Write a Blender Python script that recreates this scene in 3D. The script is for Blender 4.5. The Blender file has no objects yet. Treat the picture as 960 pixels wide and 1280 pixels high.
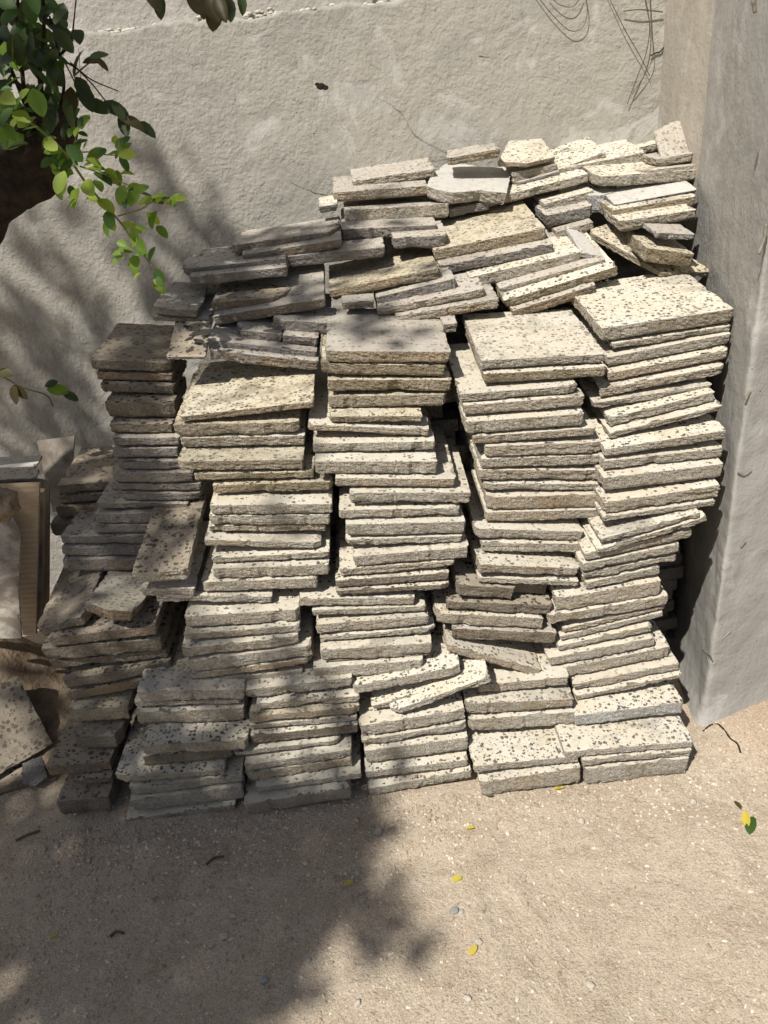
import bpy, bmesh, math, random
from mathutils import Vector, Matrix, noise
random.seed(7)
R = math.radians
scene = bpy.context.scene
COL = scene.collection

# ------------------------------------------------------------------ camera
PITCH, ROLL, CAMH, F = 27.0, 6.0, 1.5, 924.0
_th, _r = R(PITCH), R(ROLL)
FW = Vector((0, math.cos(_th), -math.sin(_th)))
_up = Vector((0, math.sin(_th), math.cos(_th))); _rt = Vector((1, 0, 0))
RT = _rt*math.cos(_r) - _up*math.sin(_r)
UP = _up*math.cos(_r) + _rt*math.sin(_r)
O = Vector((0, 0, CAMH))
cd = bpy.data.cameras.new('camera'); cam = bpy.data.objects.new('camera', cd); COL.objects.link(cam)
cd.sensor_fit = 'VERTICAL'; cd.sensor_height = 36; cd.lens = 36*F/1280; cd.clip_start = .05; cd.clip_end = 500
m = Matrix((RT, UP, -FW)).transposed().to_4x4(); m.translation = O; cam.matrix_world = m
scene.camera = cam

# ------------------------------------------------------------------ light
SUN = Vector((-.45, -.60, 1.0)).normalized()       # towards the sun
w = bpy.data.worlds.new('World'); scene.world = w; w.use_nodes = True
nt = w.node_tree; nt.nodes.clear()
sky = nt.nodes.new('ShaderNodeTexSky'); sky.sky_type = 'NISHITA'; sky.sun_disc = False
sky.sun_elevation = math.asin(SUN.z); sky.sun_rotation = math.atan2(SUN.x, SUN.y)
sky.dust_density = 2.0
bg = nt.nodes.new('ShaderNodeBackground'); bg.inputs[1].default_value = .05
wo = nt.nodes.new('ShaderNodeOutputWorld')
nt.links.new(sky.outputs[0], bg.inputs[0]); nt.links.new(bg.outputs[0], wo.inputs[0])
sl = bpy.data.lights.new('sun', 'SUN'); sl.energy = 4.8; sl.angle = R(.8); sl.color = (1, .95, .86)
so = bpy.data.objects.new('sun', sl); COL.objects.link(so)
so.rotation_euler = (-SUN).to_track_quat('-Z', 'Y').to_euler(); so.location = (-3, -3, 8)
scene.view_settings.view_transform = 'Standard'; scene.view_settings.look = 'None'
scene.view_settings.exposure = 0.23; scene.view_settings.gamma = 1

# ------------------------------------------------------------------ helpers
def ray(px, py): return FW + RT*((px-480)/F) + UP*((640-py)/F)
def atY(px, py, y):
    d = ray(px, py); return O + d*((y-O.y)/d.y)
def atZ(px, py, z):
    d = ray(px, py); return O + d*((z-O.z)/d.z)
def at(px, py, s):
    return atZ(px, py, s[1]) if isinstance(s, tuple) else atY(px, py, s)
def link(name, me, mats, parent=None, loc=None):
    o = bpy.data.objects.new(name, me); COL.objects.link(o)
    for mt in (mats if isinstance(mats, (list, tuple)) else [mats]): me.materials.append(mt)
    if parent: o.parent = parent
    if loc is not None: o.location = loc
    return o
def frombm(bm, name, mats, parent=None, smooth=False, loc=None):
    me = bpy.data.meshes.new(name); bm.to_mesh(me); bm.free()
    if smooth:
        for p in me.polygons: p.use_smooth = True
    return link(name, me, mats, parent, loc)
def tag(o, label=None, cat=None, group=None, kind=None):
    if label: o['label'] = label
    if cat: o['category'] = cat
    if group: o['group'] = group
    if kind: o['kind'] = kind
    return o
def empty(name, loc):
    o = bpy.data.objects.new(name, None); COL.objects.link(o); o.location = loc; o.empty_display_size = .05
    return o
class NT:
    def __init__(s, name, rough=.9):
        s.m = bpy.data.materials.new(name); s.m.use_nodes = True; s.t = s.m.node_tree
        s.b = s.t.nodes['Principled BSDF']; s.b.inputs['Roughness'].default_value = rough
        s.b.inputs['Specular IOR Level'].default_value = .25
        s.out = s.t.nodes['Material Output']
    def n(s, typ, **k):
        nd = s.t.nodes.new('ShaderNode'+typ)
        for a, v in k.items():
            if a.startswith('i_'): nd.inputs[a[2:].replace('_', ' ')].default_value = v
            else: setattr(nd, a, v)
        return nd
    def l(s, a, b): s.t.links.new(a, b)
    def ramp(s, src, stops, interp='LINEAR'):
        r = s.n('ValToRGB'); r.color_ramp.interpolation = interp
        el = r.color_ramp.elements
        while len(el) < len(stops): el.new(.5)
        for e, (p, c) in zip(el, stops):
            e.position = p; e.color = (c, c, c, 1) if isinstance(c, (int, float)) else (*c, 1)
        s.l(src, r.inputs[0]); return r.outputs[0]
    def mix(s, fac, a, b, mode='MIX'):
        x = s.n('Mix', data_type='RGBA', blend_type=mode)
        for sock, v in ((x.inputs[0], fac), (x.inputs[6], a), (x.inputs[7], b)):
            if isinstance(v, (int, float)): sock.default_value = v
            elif isinstance(v, tuple): sock.default_value = (*v, 1)
            else: s.l(v, sock)
        return x.outputs[2]
    def math(s, op, a, b=0.0):
        x = s.n('Math', operation=op)
        for sock, v in ((x.inputs[0], a), (x.inputs[1], b)):
            if isinstance(v, (int, float)): sock.default_value = v
            else: s.l(v, sock)
        return x.outputs[0]
    def coords(s, objrand=True):
        tc = s.n('TexCoord'); o = tc.outputs['Object']
        if objrand:
            oi = s.n('ObjectInfo'); s.rand = oi.outputs['Random']
            sc = s.n('VectorMath', operation='SCALE'); sc.inputs[0].default_value = (37, 53, 71); s.l(oi.outputs['Random'], sc.inputs[3])
            ad = s.n('VectorMath', operation='ADD'); s.l(o, ad.inputs[0]); s.l(sc.outputs[0], ad.inputs[1]); o = ad.outputs[0]
        return o
    def noise(s, vec, scale, detail=4, rough=.55, dist=0):
        x = s.n('TexNoise'); x.inputs['Scale'].default_value = scale; x.inputs['Detail'].default_value = detail
        x.inputs['Roughness'].default_value = rough; x.inputs['Distortion'].default_value = dist; s.l(vec, x.inputs[0]); return x.outputs[0]
    def vor(s, vec, scale, feature='F1'):
        x = s.n('TexVoronoi', feature=feature); x.inputs['Scale'].default_value = scale; s.l(vec, x.inputs[0]); return x
    def bump(s, h, strength, dist, prev=None):
        b = s.n('Bump'); b.inputs['Strength'].default_value = strength; b.inputs['Distance'].default_value = dist
        s.l(h, b.inputs['Height'])
        if prev is not None: s.l(prev, b.inputs['Normal'])
        return b.outputs[0]
    def fin(s, col, nrm=None):
        s.l(col, s.b.inputs['Base Color'])
        if nrm is not None: s.l(nrm, s.b.inputs['Normal'])
        return s.m

def terrazzo(name, base, dirty, pit=.55, pitcol=(.075, .06, .045), tint=(.62, .5, .27), dust=.35, sc=1.0):
    s = NT(name, .75); v = s.coords()
    wob = s.n('VectorMath', operation='ADD')
    nz = s.n('TexNoise'); nz.inputs['Scale'].default_value = 170; nz.inputs['Detail'].default_value = 3; s.l(v, nz.inputs[0])
    scl = s.n('VectorMath', operation='SCALE'); scl.inputs[3].default_value = .011; s.l(nz.outputs[1], scl.inputs[0])
    s.l(v, wob.inputs[0]); s.l(scl.outputs[0], wob.inputs[1]); vv = wob.outputs[0]
    big = s.vor(vv, 92*sc); med = s.vor(vv, 165*sc); sm = s.vor(vv, 260*sc)
    def chips(vo, lo, thr):
        sep = s.n('SeparateColor'); s.l(vo.outputs['Color'], sep.inputs[0])
        sel = s.ramp(sep.outputs[0], [(max(lo-.01, 0), 0), (lo, 1)])
        size = s.math('MULTIPLY_ADD', sep.outputs[1], .32)   # radius variation
        size = s.math('ADD', s.math('MULTIPLY', sep.outputs[1], .28), thr)
        inside = s.math('LESS_THAN', vo.outputs['Distance'], size)
        return s.math('MULTIPLY', sel, inside), sep
    n1 = s.noise(v, 7, 5, .6); n2 = s.noise(v, 34, 5, .65); n3 = s.noise(v, 300, 2)
    col = s.mix(s.ramp(n1, [(.35, 0), (.68, 1)]), base, tuple(.5*(a+b) for a, b in zip(base, tint)))
    mk0, sp0 = chips(med, 1-pit*.9, .20)
    col = s.mix(s.math('MULTIPLY', mk0, .55), col, s.ramp(sp0.outputs[2], [(0, (.75, .71, .62)), (.4, tint), (.7, (.36, .29, .2)), (1, (.5, .45, .38))]))
    # dust and dirt
    col = s.mix(s.math('MULTIPLY', s.ramp(n2, [(.48, 0), (.7, 1)]), dust), col, dirty)
    st = s.noise(v, 5.5, 7, .7, .6)
    stm = s.math('MULTIPLY', s.ramp(st, [(.54, 0), (.60, .65)]), s.ramp(s.math('FRACT', s.math('MULTIPLY', s.rand, 7.3)), [(.3, 0), (.7, 1)]))
    col = s.mix(stm, col, tuple(x*.62 for x in dirty))
    mk, sp = chips(big, 1-pit, .20)
    mk2, sp2 = chips(med, 1-pit*.62, .14)
    pits = s.math('MAXIMUM', mk, mk2)
    dens = s.math('MULTIPLY', s.ramp(s.noise(v, 10, 4), [(.30, .25), (.46, 1)]), s.ramp(s.rand, [(.0, 1), (.5, .95), (1, .72)]))
    pits = s.math('MULTIPLY', pits, dens)
    pc = s.mix(s.ramp(sp.outputs[2], [(.45, 0), (1, .8)]), pitcol, tuple(min(1, c*3.2) for c in pitcol))
    col = s.mix(s.math('MULTIPLY', pits, .93), col, pc)
    col = s.mix(s.math('MULTIPLY', s.rand, .28), col, dirty)
    h = s.math('SUBTRACT', s.math('MULTIPLY', n3, .25), pits)
    nb = s.bump(h, .8, .0016)
    nb = s.bump(n2, .5, .004, nb)
    return s.fin(col, nb)

def tileside(name, a, b, c):
    s = NT(name, .95); v = s.coords()
    n1 = s.noise(v, 9, 6, .65); n2 = s.noise(v, 55, 6, .7); n3 = s.noise(v, 220, 3, .6)
    col = s.mix(s.ramp(n1, [(.38, 0), (.62, 1)]), a, b)
    col = s.mix(s.ramp(s.rand, [(.25, 0), (.8, .75)]), col, c)
    col = s.mix(s.ramp(n2, [(.52, 0), (.74, .75)]), col, tuple(x*.42 for x in a))
    r2 = s.math('FRACT', s.math('MULTIPLY', s.rand, 11.7)); lay = s.noise(v, 16, 6, .7, .4)
    col = s.mix(s.math('MULTIPLY', s.ramp(lay, [(.50, 0), (.58, .6)]), s.ramp(r2, [(.35, 0), (.8, 1)])), col, tuple(x*f for x, f in zip(b, (.62, .55, .45))))
    r3 = s.math('FRACT', s.math('MULTIPLY', s.rand, 5.1))
    col = s.mix(s.math('MULTIPLY', s.ramp(n1, [(.42, .6), (.56, 0)]), s.ramp(r3, [(.6, 0), (.9, .8)])), col, (.60, .42, .24))
    vo = s.vor(v, 130); sp = s.n('SeparateColor'); s.l(vo.outputs['Color'], sp.inputs[0])
    k = s.math('MULTIPLY', s.ramp(sp.outputs[0], [(.78, 0), (.8, 1)]), s.math('LESS_THAN', vo.outputs['Distance'], .33))
    col = s.mix(s.math('MULTIPLY', k, .6), col, s.ramp(sp.outputs[1], [(0, (.1, .08, .06)), (.5, (.6, .55, .46)), (1, (.3, .22, .14))]))
    nb = s.bump(n2, 1.0, .012); nb = s.bump(n3, 1.0, .005, nb)
    return s.fin(col, nb)

M = {}
M['top'] = terrazzo('terrazzo_face', (.67, .64, .56), (.38, .345, .29), .60, (.035, .032, .03), (.58, .47, .29), .5)
M['topdust'] = terrazzo('dusty_cream_face', (.64, .61, .53), (.44, .40, .335), .34, (.06, .05, .042), (.56, .46, .31), .7)
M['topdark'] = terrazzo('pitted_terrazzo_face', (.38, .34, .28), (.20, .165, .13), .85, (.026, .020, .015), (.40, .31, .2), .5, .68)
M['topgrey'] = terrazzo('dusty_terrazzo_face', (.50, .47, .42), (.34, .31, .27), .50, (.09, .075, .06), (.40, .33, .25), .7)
M['topyel'] = terrazzo('mossy_terrazzo_face', (.60, .56, .46), (.24, .20, .14), .62, (.055, .042, .028), (.56, .45, .25), .8)
M['white'] = terrazzo('pale_mortar_face', (.55, .54, .51), (.38, .355, .32), .12, (.25, .22, .2), (.58, .55, .5), .6)
M['side'] = tileside('broken_terrazzo_edge', (.68, .635, .545), (.56, .50, .40), (.60, .555, .485))
M['sideyel'] = tileside('yellowish_mortar_edge', (.58, .51, .385), (.36, .30, .20), (.54, .48, .38))
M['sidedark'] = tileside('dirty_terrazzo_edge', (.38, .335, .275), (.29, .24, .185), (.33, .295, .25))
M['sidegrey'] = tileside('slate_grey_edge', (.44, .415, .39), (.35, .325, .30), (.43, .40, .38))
M['sidewhite'] = tileside('whitewashed_edge', (.70, .69, .67), (.55, .52, .48), (.62, .60, .57))

def plain(name, c1, c2, sc=30, rough=.85, bd=.003):
    s = NT(name, rough); v = s.coords(); n = s.noise(v, sc, 5, .65)
    return s.fin(s.mix(s.ramp(n, [(.35, 0), (.65, 1)]), c1, c2), s.bump(n, .7, bd))
def concrete(name, c1, c2, c3, streak=False):
    s = NT(name, .95); v = s.coords(False)
    n1 = s.noise(v, 1.6, 6, .6, .4); n2 = s.noise(v, 6.5, 6, .62, .6); n3a = s.noise(v, 70, 3, .6, .3); gv = s.vor(v, 95)
    n3 = s.math('ADD', n3a, s.math('MULTIPLY', gv.outputs['Distance'], .35)); n4 = s.noise(v, 34, 6, .7)
    col = s.mix(s.ramp(n1, [(.35, 0), (.65, 1)]), c1, c2)
    col = s.mix(s.ramp(n2, [(.565, 0), (.60, .55), (.66, .75)]), col, c3)
    col = s.mix(s.ramp(n4, [(.55, 0), (.75, .45)]), col, tuple(x*.55 for x in c1))
    if streak:
        mp = s.n('Mapping'); mp.inputs['Scale'].default_value = (14, 14, 1.6); s.l(v, mp.inputs[0])
        n5 = s.noise(mp.outputs[0], 1, 5, .6)
        col = s.mix(s.ramp(n5, [(.48, 0), (.75, .35)]), col, c3)
    vo = s.vor(v, 70); pits = s.ramp(vo.outputs['Distance'], [(.05, 0), (.16, 1)])
    sp = s.n('SeparateColor'); s.l(vo.outputs['Color'], sp.inputs[0])
    pm = s.math('MAXIMUM', pits, s.math('LESS_THAN', sp.outputs[0], .93))
    col = s.mix(pm, tuple(x*.3 for x in c1), col)
    n8 = s.noise(v, 3.2, 5, .6, 1.0)
    col = s.mix(s.ramp(n8, [(.56, 0), (.585, .35), (.7, .5)]), col, tuple(x*.80 for x in c1))
    smooth = s.math('MULTIPLY', s.ramp(n2, [(.5, 1), (.62, .15)]), s.ramp(n8, [(.40, .25), (.47, 1)]))
    h = s.math('MULTIPLY', n3, smooth)
    if streak: h = s.math('MULTIPLY', n3, s.ramp(n1, [(.4, .35), (.6, 1)]))
    nb = s.bump(h, .8, .0034 if not streak else .0022); nb = s.bump(n4, .6, .009 if not streak else .006, nb); nb = s.bump(pm, .6, .003, nb)
    return s.fin(col, nb)
M['wall'] = concrete('cement_plaster', (.335, .322, .292), (.38, .362, .322), (.485, .473, .445))
M['wall2'] = concrete('smooth_cement_band', (.42, .405, .375), (.38, .362, .33), (.48, .46, .43))
M['pillar'] = concrete('raw_concrete', (.36, .35, .33), (.315, .303, .28), (.45, .44, .42), True)

def ground_mat():
    s = NT('sandy_dirt', 1.0); v = s.coords(False)
    n1 = s.noise(v, 2.2, 6, .6, .5); n2 = s.noise(v, 18, 6, .65); n3 = s.noise(v, 150, 2, .7); n4 = s.noise(v, 500, 2, .6)
    col = s.mix(s.ramp(n1, [(.35, 0), (.65, 1)]), (.42, .35, .27), (.475, .405, .318))
    col = s.mix(s.ramp(n2, [(.46, 0), (.72, .6)]), col, (.38, .295, .215))
    n5 = s.noise(v, 5, 7, .7, .8)
    col = s.mix(s.ramp(n5, [(.50, 0), (.60, .55)]), col, (.34, .265, .20))
    n6 = s.noise(v, 9, 5, .6, 1.2)
    col = s.mix(s.ramp(n6, [(.60, 0), (.70, .5)]), col, (.55, .48, .385))
    ds = s.n('VectorMath', operation='DISTANCE'); s.l(v, ds.inputs[0]); ds.inputs[1].default_value = (1.08, 1.50, 0)
    rd = s.math('ADD', ds.outputs['Value'], s.math('MULTIPLY', s.math('SUBTRACT', n2, .5), .25))
    col = s.mix(s.ramp(rd, [(.12, .75), (.34, 0)]), col, (.42, .29, .20))
    vo = s.vor(v, 150); sp = s.n('SeparateColor'); s.l(vo.outputs['Color'], sp.inputs[0])
    k = s.math('MULTIPLY', s.ramp(sp.outputs[0], [(.80, 0), (.82, 1)]), s.math('LESS_THAN', vo.outputs['Distance'], .34))
    col = s.mix(s.math('MULTIPLY', k, .7), col, s.ramp(sp.outputs[1], [(0, (.66, .60, .50)), (.5, (.5, .42, .32)), (1, (.2, .15, .11))]))
    vo2 = s.vor(v, 420); sp2 = s.n('SeparateColor'); s.l(vo2.outputs['Color'], sp2.inputs[0])
    col = s.mix(s.ramp(sp2.outputs[0], [(.55, 0), (.95, .55)]), col, (.60, .53, .42))
    col = s.mix(s.ramp(sp2.outputs[1], [(.7, 0), (.98, .6)]), col, (.22, .17, .12))
    nb = s.bump(n3, .7, .004); nb = s.bump(vo2.outputs['Distance'], .4, .0015, nb); nb = s.bump(k, .5, .003, nb); nb = s.bump(n2, .7, .014, nb); nb = s.bump(n5, .5, .02, nb)
    return s.fin(col, nb)
M['ground'] = ground_mat()
M['stone'] = plain('pebble_stone', (.34, .31, .27), (.52, .47, .40), 60)
M['bluestone'] = plain('blue_grey_stone', (.24, .25, .26), (.34, .35, .35), 60)
M['bark'] = plain('shade_toned_bark', (.014, .010, .008), (.04, .028, .02), 45, .95, .012)  # the limb's shade is put into this near-black bark colour
M['twig'] = plain('green_twig', (.16, .17, .06), (.24, .20, .09), 60)
M['drytwig'] = plain('brown_twig', (.10, .07, .05), (.16, .12, .08), 60)
M['wire'] = plain('rusty_wire', (.07, .055, .045), (.13, .10, .08), 80)
M['ceramic'] = plain('dusty_shaded_ceramic', (.40, .365, .31), (.16, .135, .11), 13, .5, .002)  # dusty mottling, darkened further so the colour carries the shade here
M['ceramicback'] = plain('clay_tile_body', (.36, .28, .19), (.44, .35, .25), 14, .9, .002)
M['blueglaze'] = plain('grey_blue_glaze', (.30, .34, .36), (.42, .44, .43), 12, .4, .001)
M['soil'] = plain('brown_soil', (.17, .125, .085), (.30, .23, .165), 22, 1, .02)
def mottled():
    t_ = NT('mottled_ceramic', .6); v = t_.coords(); a_ = t_.noise(v, 5, 6, .65, .8); b_ = t_.noise(v, 30, 5, .7)
    c = t_.mix(t_.ramp(a_, [(.42, 0), (.55, 1)]), (.20, .165, .13), (.47, .44, .39)); c = t_.mix(t_.ramp(b_, [(.5, 0), (.7, .6)]), c, (.13, .105, .08))
    return t_.fin(c, t_.bump(b_, .5, .004))
M['mottled'] = mottled()
def leafmat(name, c1, c2, tr=.45):
    s = NT(name, .45); v = s.coords(); n = s.noise(v, 9, 2)
    c = s.mix(s.ramp(n, [(.3, 0), (.7, 1)]), c1, c2)
    s.l(c, s.b.inputs['Base Color']); s.b.inputs['Specular IOR Level'].default_value = .4
    t = s.n('BsdfTranslucent'); s.l(s.mix(1.0, c, (1.0, 1.0, .45), 'MULTIPLY'), t.inputs[0])
    mx = s.n('MixShader'); mx.inputs[0].default_value = tr
    s.l(s.b.outputs[0], mx.inputs[1]); s.l(t.outputs[0], mx.inputs[2]); s.l(mx.outputs[0], s.out.inputs[0])
    return s.m
M['leaf'] = leafmat('sunlit_tone_leaf', (.12, .23, .035), (.25, .38, .07), .5)  # bright tone of the sunlit sprig leaves, light put into the colour
M['leafmid'] = leafmat('green_leaf', (.05, .11, .025), (.09, .17, .04), .4)
M['leaftip'] = leafmat('young_leaf', (.30, .44, .06), (.42, .50, .11), .55)
M['leafdark'] = leafmat('shaded_tone_leaf', (.035, .06, .02), (.06, .085, .03), .3)  # dark tone of the same leaves, shade of the cluster painted in
M['leafbrown'] = leafmat('brown_leaf', (.07, .055, .025), (.09, .085, .03), .3)
M['leafyellow'] = leafmat('yellow_leaf', (.60, .45, .06), (.42, .40, .08), .2)

# ------------------------------------------------------------------ ground
def axis(lo, hi, step, far):
    a = []; x = lo
    while x < hi: a.append(x); x += step
    a.append(hi)
    d = step; L = []
    x = lo
    while x > -far: d *= 1.5; x -= d; L.append(x)
    d = step; x = hi; Rr = []
    while x < far: d *= 1.5; x += d; Rr.append(x)
    return L[::-1]+a+Rr
FOOT = [(-.55, 1.02, .5), (-.30, .83, 1.2), (.18, .98, 1.9), (.46, .80, .7), (.75, 1.10, 1.4), (-.80, .78, 2.4), (.05, 1.16, .1)]
def gh(x, y):
    h = .010*noise.noise(Vector((x*2.1, y*2.1, .3))) + .0045*noise.noise(Vector((x*9, y*9, 2))) + .0022*noise.noise(Vector((x*31, y*31, 5)))
    f = 1.0
    if y > 1.30 and x < .80: f = .25
    h *= f
    for fx, fy, fa in FOOT:      # faint shoe prints pressed in the dust
        c_, s_ = math.cos(fa), math.sin(fa); u_ = ((x-fx)*c_+(y-fy)*s_)/.125; v_ = (-(x-fx)*s_+(y-fy)*c_)/.045
        d_ = u_*u_+v_*v_
        if d_ < 2.2: h += -.0035*max(0, 1-d_)**.35*(1+.35*math.sin(u_*22)) if d_ < 1 else .0022*math.exp(-((d_-1.25)/.4)**2)
    # earth banked against the pillar foot
    d = math.hypot(x-1.0, (y-1.50)*1.3)
    h += .035*math.exp(-(d/.22)**2)
    d = math.hypot(x-.86, (y-1.40))
    h += .012*math.exp(-(d/.10)**2)
    return h
def build_ground():
    xs = axis(-1.3, 1.5, .012, 60); ys = axis(.55, 1.75, .012, 60)
    vs = [(x, y, gh(x, y)-.004) for y in ys for x in xs]; nx = len(xs)
    fs = [(j*nx+i, j*nx+i+1, (j+1)*nx+i+1, (j+1)*nx+i) for j in range(len(ys)-1) for i in range(nx-1)]
    me = bpy.data.meshes.new('ground'); me.from_pydata(vs, [], fs)
    for p in me.polygons: p.use_smooth = True
    o = link('ground', me, M['ground']); tag(o, 'bare sandy dirt ground with fine gravel', kind='structure')
build_ground()

# ------------------------------------------------------------------ walls
WY = 2.42
def sheet(name, p00, p10, p01, step, amp, mat, parent, seed, ragged=False, wob=0):
    U = p10-p00; V = p01-p00; nu = max(2, int(U.length/step)); nv = max(2, int(V.length/step))
    N = U.cross(V).normalized(); vs = []
    for j in range(nv+1):
        for i in range(nu+1):
            u, v = i/nu, j/nv
            p = p00+U*u+V*v
            q = p*1.0+Vector((seed, seed, seed))
            d = amp*(noise.noise(q*3.1)*1.2+.6*noise.noise(q*11)+.35*noise.noise(q*37)+.2*noise.noise(q*80))
            if ragged and v > .97: p = p + V.normalized()*(.014*noise.noise(q*9)+.008*noise.noise(q*40))
            if 0 < i < nu or wob: p = p+N*d
            vs.append(p)
    n = nu+1
    fs = [(j*n+i, j*n+i+1, (j+1)*n+i+1, (j+1)*n+i) for j in range(nv) for i in range(nu)]
    if ragged:      # top ledge returns to the masonry behind
        base = len(vs)
        for i in range(nu+1):
            q = vs[nv*n+i]; vs.append(Vector((q.x, q.y+.03, q.z+.002)))
        fs += [(nv*n+i, nv*n+i+1, base+i+1, base+i) for i in range(nu)]
    me = bpy.data.meshes.new(name); me.from_pydata(vs, [], fs)
    for p in me.polygons: p.use_smooth = True
    return link(name, me, mat, parent)
wall = empty('plastered_wall', (-.5, WY+.1, 0)); wi = Vector((-.5, WY+.1, 0))
tag(wall, 'grey cement plastered yard wall behind the tile stacks', 'wall')
ZJ = 1.80
sheet('plaster_coat', Vector((-1.6, WY, -.02))-wi, Vector((1.02, WY, -.02))-wi, Vector((-1.6, WY, ZJ+.018))-wi, .010, .0028, M['wall'], wall, 3, True)
def boxm(bm, x0, x1, y0, y1, z0, z1):
    vs = [bm.verts.new((x, y, z)) for z in (z0, z1) for y in (y0, y1) for x in (x0, x1)]
    for f in ((0, 2, 3, 1), (4, 5, 7, 6), (0, 1, 5, 4), (2, 6, 7, 3), (0, 4, 6, 2), (1, 3, 7, 5)): bm.faces.new([vs[i] for i in f])
bm = bmesh.new(); boxm(bm, -5-wi.x, 1.5-wi.x, .016-.1, .2-.1, -.05, 2.9)
frombm(bm, 'upper_course', M['wall2'], wall)
bm = bmesh.new(); boxm(bm, -5-wi.x, -1.602-wi.x, -.1, .0135-.1, -.05, ZJ)
frombm(bm, 'plaster_coat', M['wall'], wall)
# mortar blobs along the joint
bm = bmesh.new()
for i in range(420):
    x = random.uniform(-1.3, .95); z = ZJ+.014+random.gauss(.0, .006)+.006*noise.noise(Vector((x*7, 0, 0)))
    r = random.uniform(.002, .0075)
    bmesh.ops.create_icosphere(bm, subdivisions=1, radius=r, matrix=Matrix.Translation(Vector((x, WY+.012, z))-wi) @ Matrix.Diagonal((1.8, .7, .7, 1)))
M['mortar'] = plain('light_mortar', (.58, .54, .48), (.46, .43, .38), 50)
frombm(bm, 'mortar_ridge', M['mortar'], wall, True)
# hole in the plaster
bm = bmesh.new(); hp = atY(401, 108, WY)-wi
for a, b, r in ((0, 0, .011), (.012, -.004, .008), (-.01, .006, .006)):
    bmesh.ops.create_icosphere(bm, subdivisions=2, radius=r, matrix=Matrix.Translation(hp+Vector((a, -.001, b))) @ Matrix.Diagonal((1.2, .25, .8, 1)))
frombm(bm, 'plaster_hole', M['bark'], wall, True)

PA, PB, PC = Vector((.925, WY+.01, 0)), Vector((.915, 2.09, 0)), Vector((.79, 1.475, 0))
PD = PC+Vector((1.0, .26, 0)).normalized()*1.9
pil = empty('concrete_pillar', (1.2, 1.9, 0)); pi_ = Vector((1.2, 1.9, 0))
tag(pil, 'raw concrete pillar and side wall to the right of the stacks', 'pillar')
def wsheet(name, a, b, mat, amp, seed, step=.012):
    sheet(name, a-pi_+Vector((0, 0, -.05)), b-pi_+Vector((0, 0, -.05)), a-pi_+Vector((0, 0, 2.9)), step, amp, mat, pil, seed)
M['recess'] = concrete('stained_concrete', (.38, .35, .30), (.42, .38, .33), (.46, .43, .385), True)
wsheet('recessed_face', PA, PB, M['recess'], .003, 5)
u1 = (PB-PC).normalized(); u2 = (PD-PC).normalized(); RR = .02
PC1 = PC+u1*RR; PC2 = PC+u2*RR
def pathsheet():
    path = []
    L1 = (PC1-PB).length; n = int(L1/.012)
    path += [PB.lerp(PC1, i/n) for i in range(n)]
    for i in range(8):
        t = i/8; path.append(PC1*(1-t)**2+PC*(2*t*(1-t))+PC2*t*t)
    L2 = (PD-PC2).length; n = int(L2/.014)
    path += [PC2.lerp(PD, i/n) for i in range(n+1)]
    m_ = len(path); zs = [-.05+i*.012 for i in range(246)]; vs = []
    for z in zs:
        for i, p in enumerate(path):
            t = (path[min(i+1, m_-1)]-path[max(i-1, 0)]).normalized(); nn = Vector((t.y, -t.x, 0))
            if nn.dot(Vector((-1, -1, 0))) < 0: nn = -nn
            q = Vector((p.x, p.y, z))
            d = .0075*noise.noise(q*2.3+Vector((4, 1, 0)))+.004*noise.noise(q*7)+.0022*noise.noise(q*19)+.0012*noise.noise(q*45)
            cx = (p-PC).length
            if cx < .06: d += .006*noise.noise(Vector((1, 2, z*9)))+.003*noise.noise(Vector((1, 7, z*40)))   # knocked, uneven corner
            if z < .14: d += .02*(1-max(z, 0)/.14)**2
            if i == 0: d = 0
            vs.append(q+nn*d-pi_)
    fs = [(j*m_+i, j*m_+i+1, (j+1)*m_+i+1, (j+1)*m_+i) for j in range(len(zs)-1) for i in range(m_-1)]
    me = bpy.data.meshes.new('cast_faces'); me.from_pydata(vs, [], fs)
    for p in me.polygons: p.use_smooth = True
    link('cast_faces', me, M['pillar'], pil)
pathsheet()
bm = bmesh.new()
top = [PA, PB, PC1, PC2, PD, Vector((PD.x, 2.6, 0)), Vector((.925, 2.6, 0))]
f = bm.faces.new([bm.verts.new(p-pi_+Vector((0, 0, 2.895))) for p in top])
frombm(bm, 'pillar_top', M['pillar'], pil)
# rounded, slightly lumpy arris of plaster along the front corner
def tube(bm, pts, rad, seg=8, lump=0, seed=0):
    rings = []
    n = len(pts)
    for i, p in enumerate(pts):
        t = (pts[min(i+1, n-1)]-pts[max(i-1, 0)]).normalized()
        a = t.cross(Vector((0, 0, 1)) if abs(t.z) < .9 else Vector((1, 0, 0))).normalized(); b = t.cross(a)
        r = rad[i] if isinstance(rad, (list, tuple)) else rad
        ring = []
        for k in range(seg):
            an = 2*math.pi*k/seg; rr = r*(1+lump*noise.noise(Vector((p.x*14+math.cos(an)*1.3, p.y*14+math.sin(an)*1.3, p.z*14+seed))))
            ring.append(bm.verts.new(p+(a*math.cos(an)+b*math.sin(an))*rr))
        rings.append(ring)
    for r0, r1 in zip(rings, rings[1:]):
        for k in range(seg): bm.faces.new((r0[k], r0[(k+1) % seg], r1[(k+1) % seg], r1[k]))
    bm.faces.new(rings[0][::-1]); bm.faces.new(rings[-1])

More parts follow.
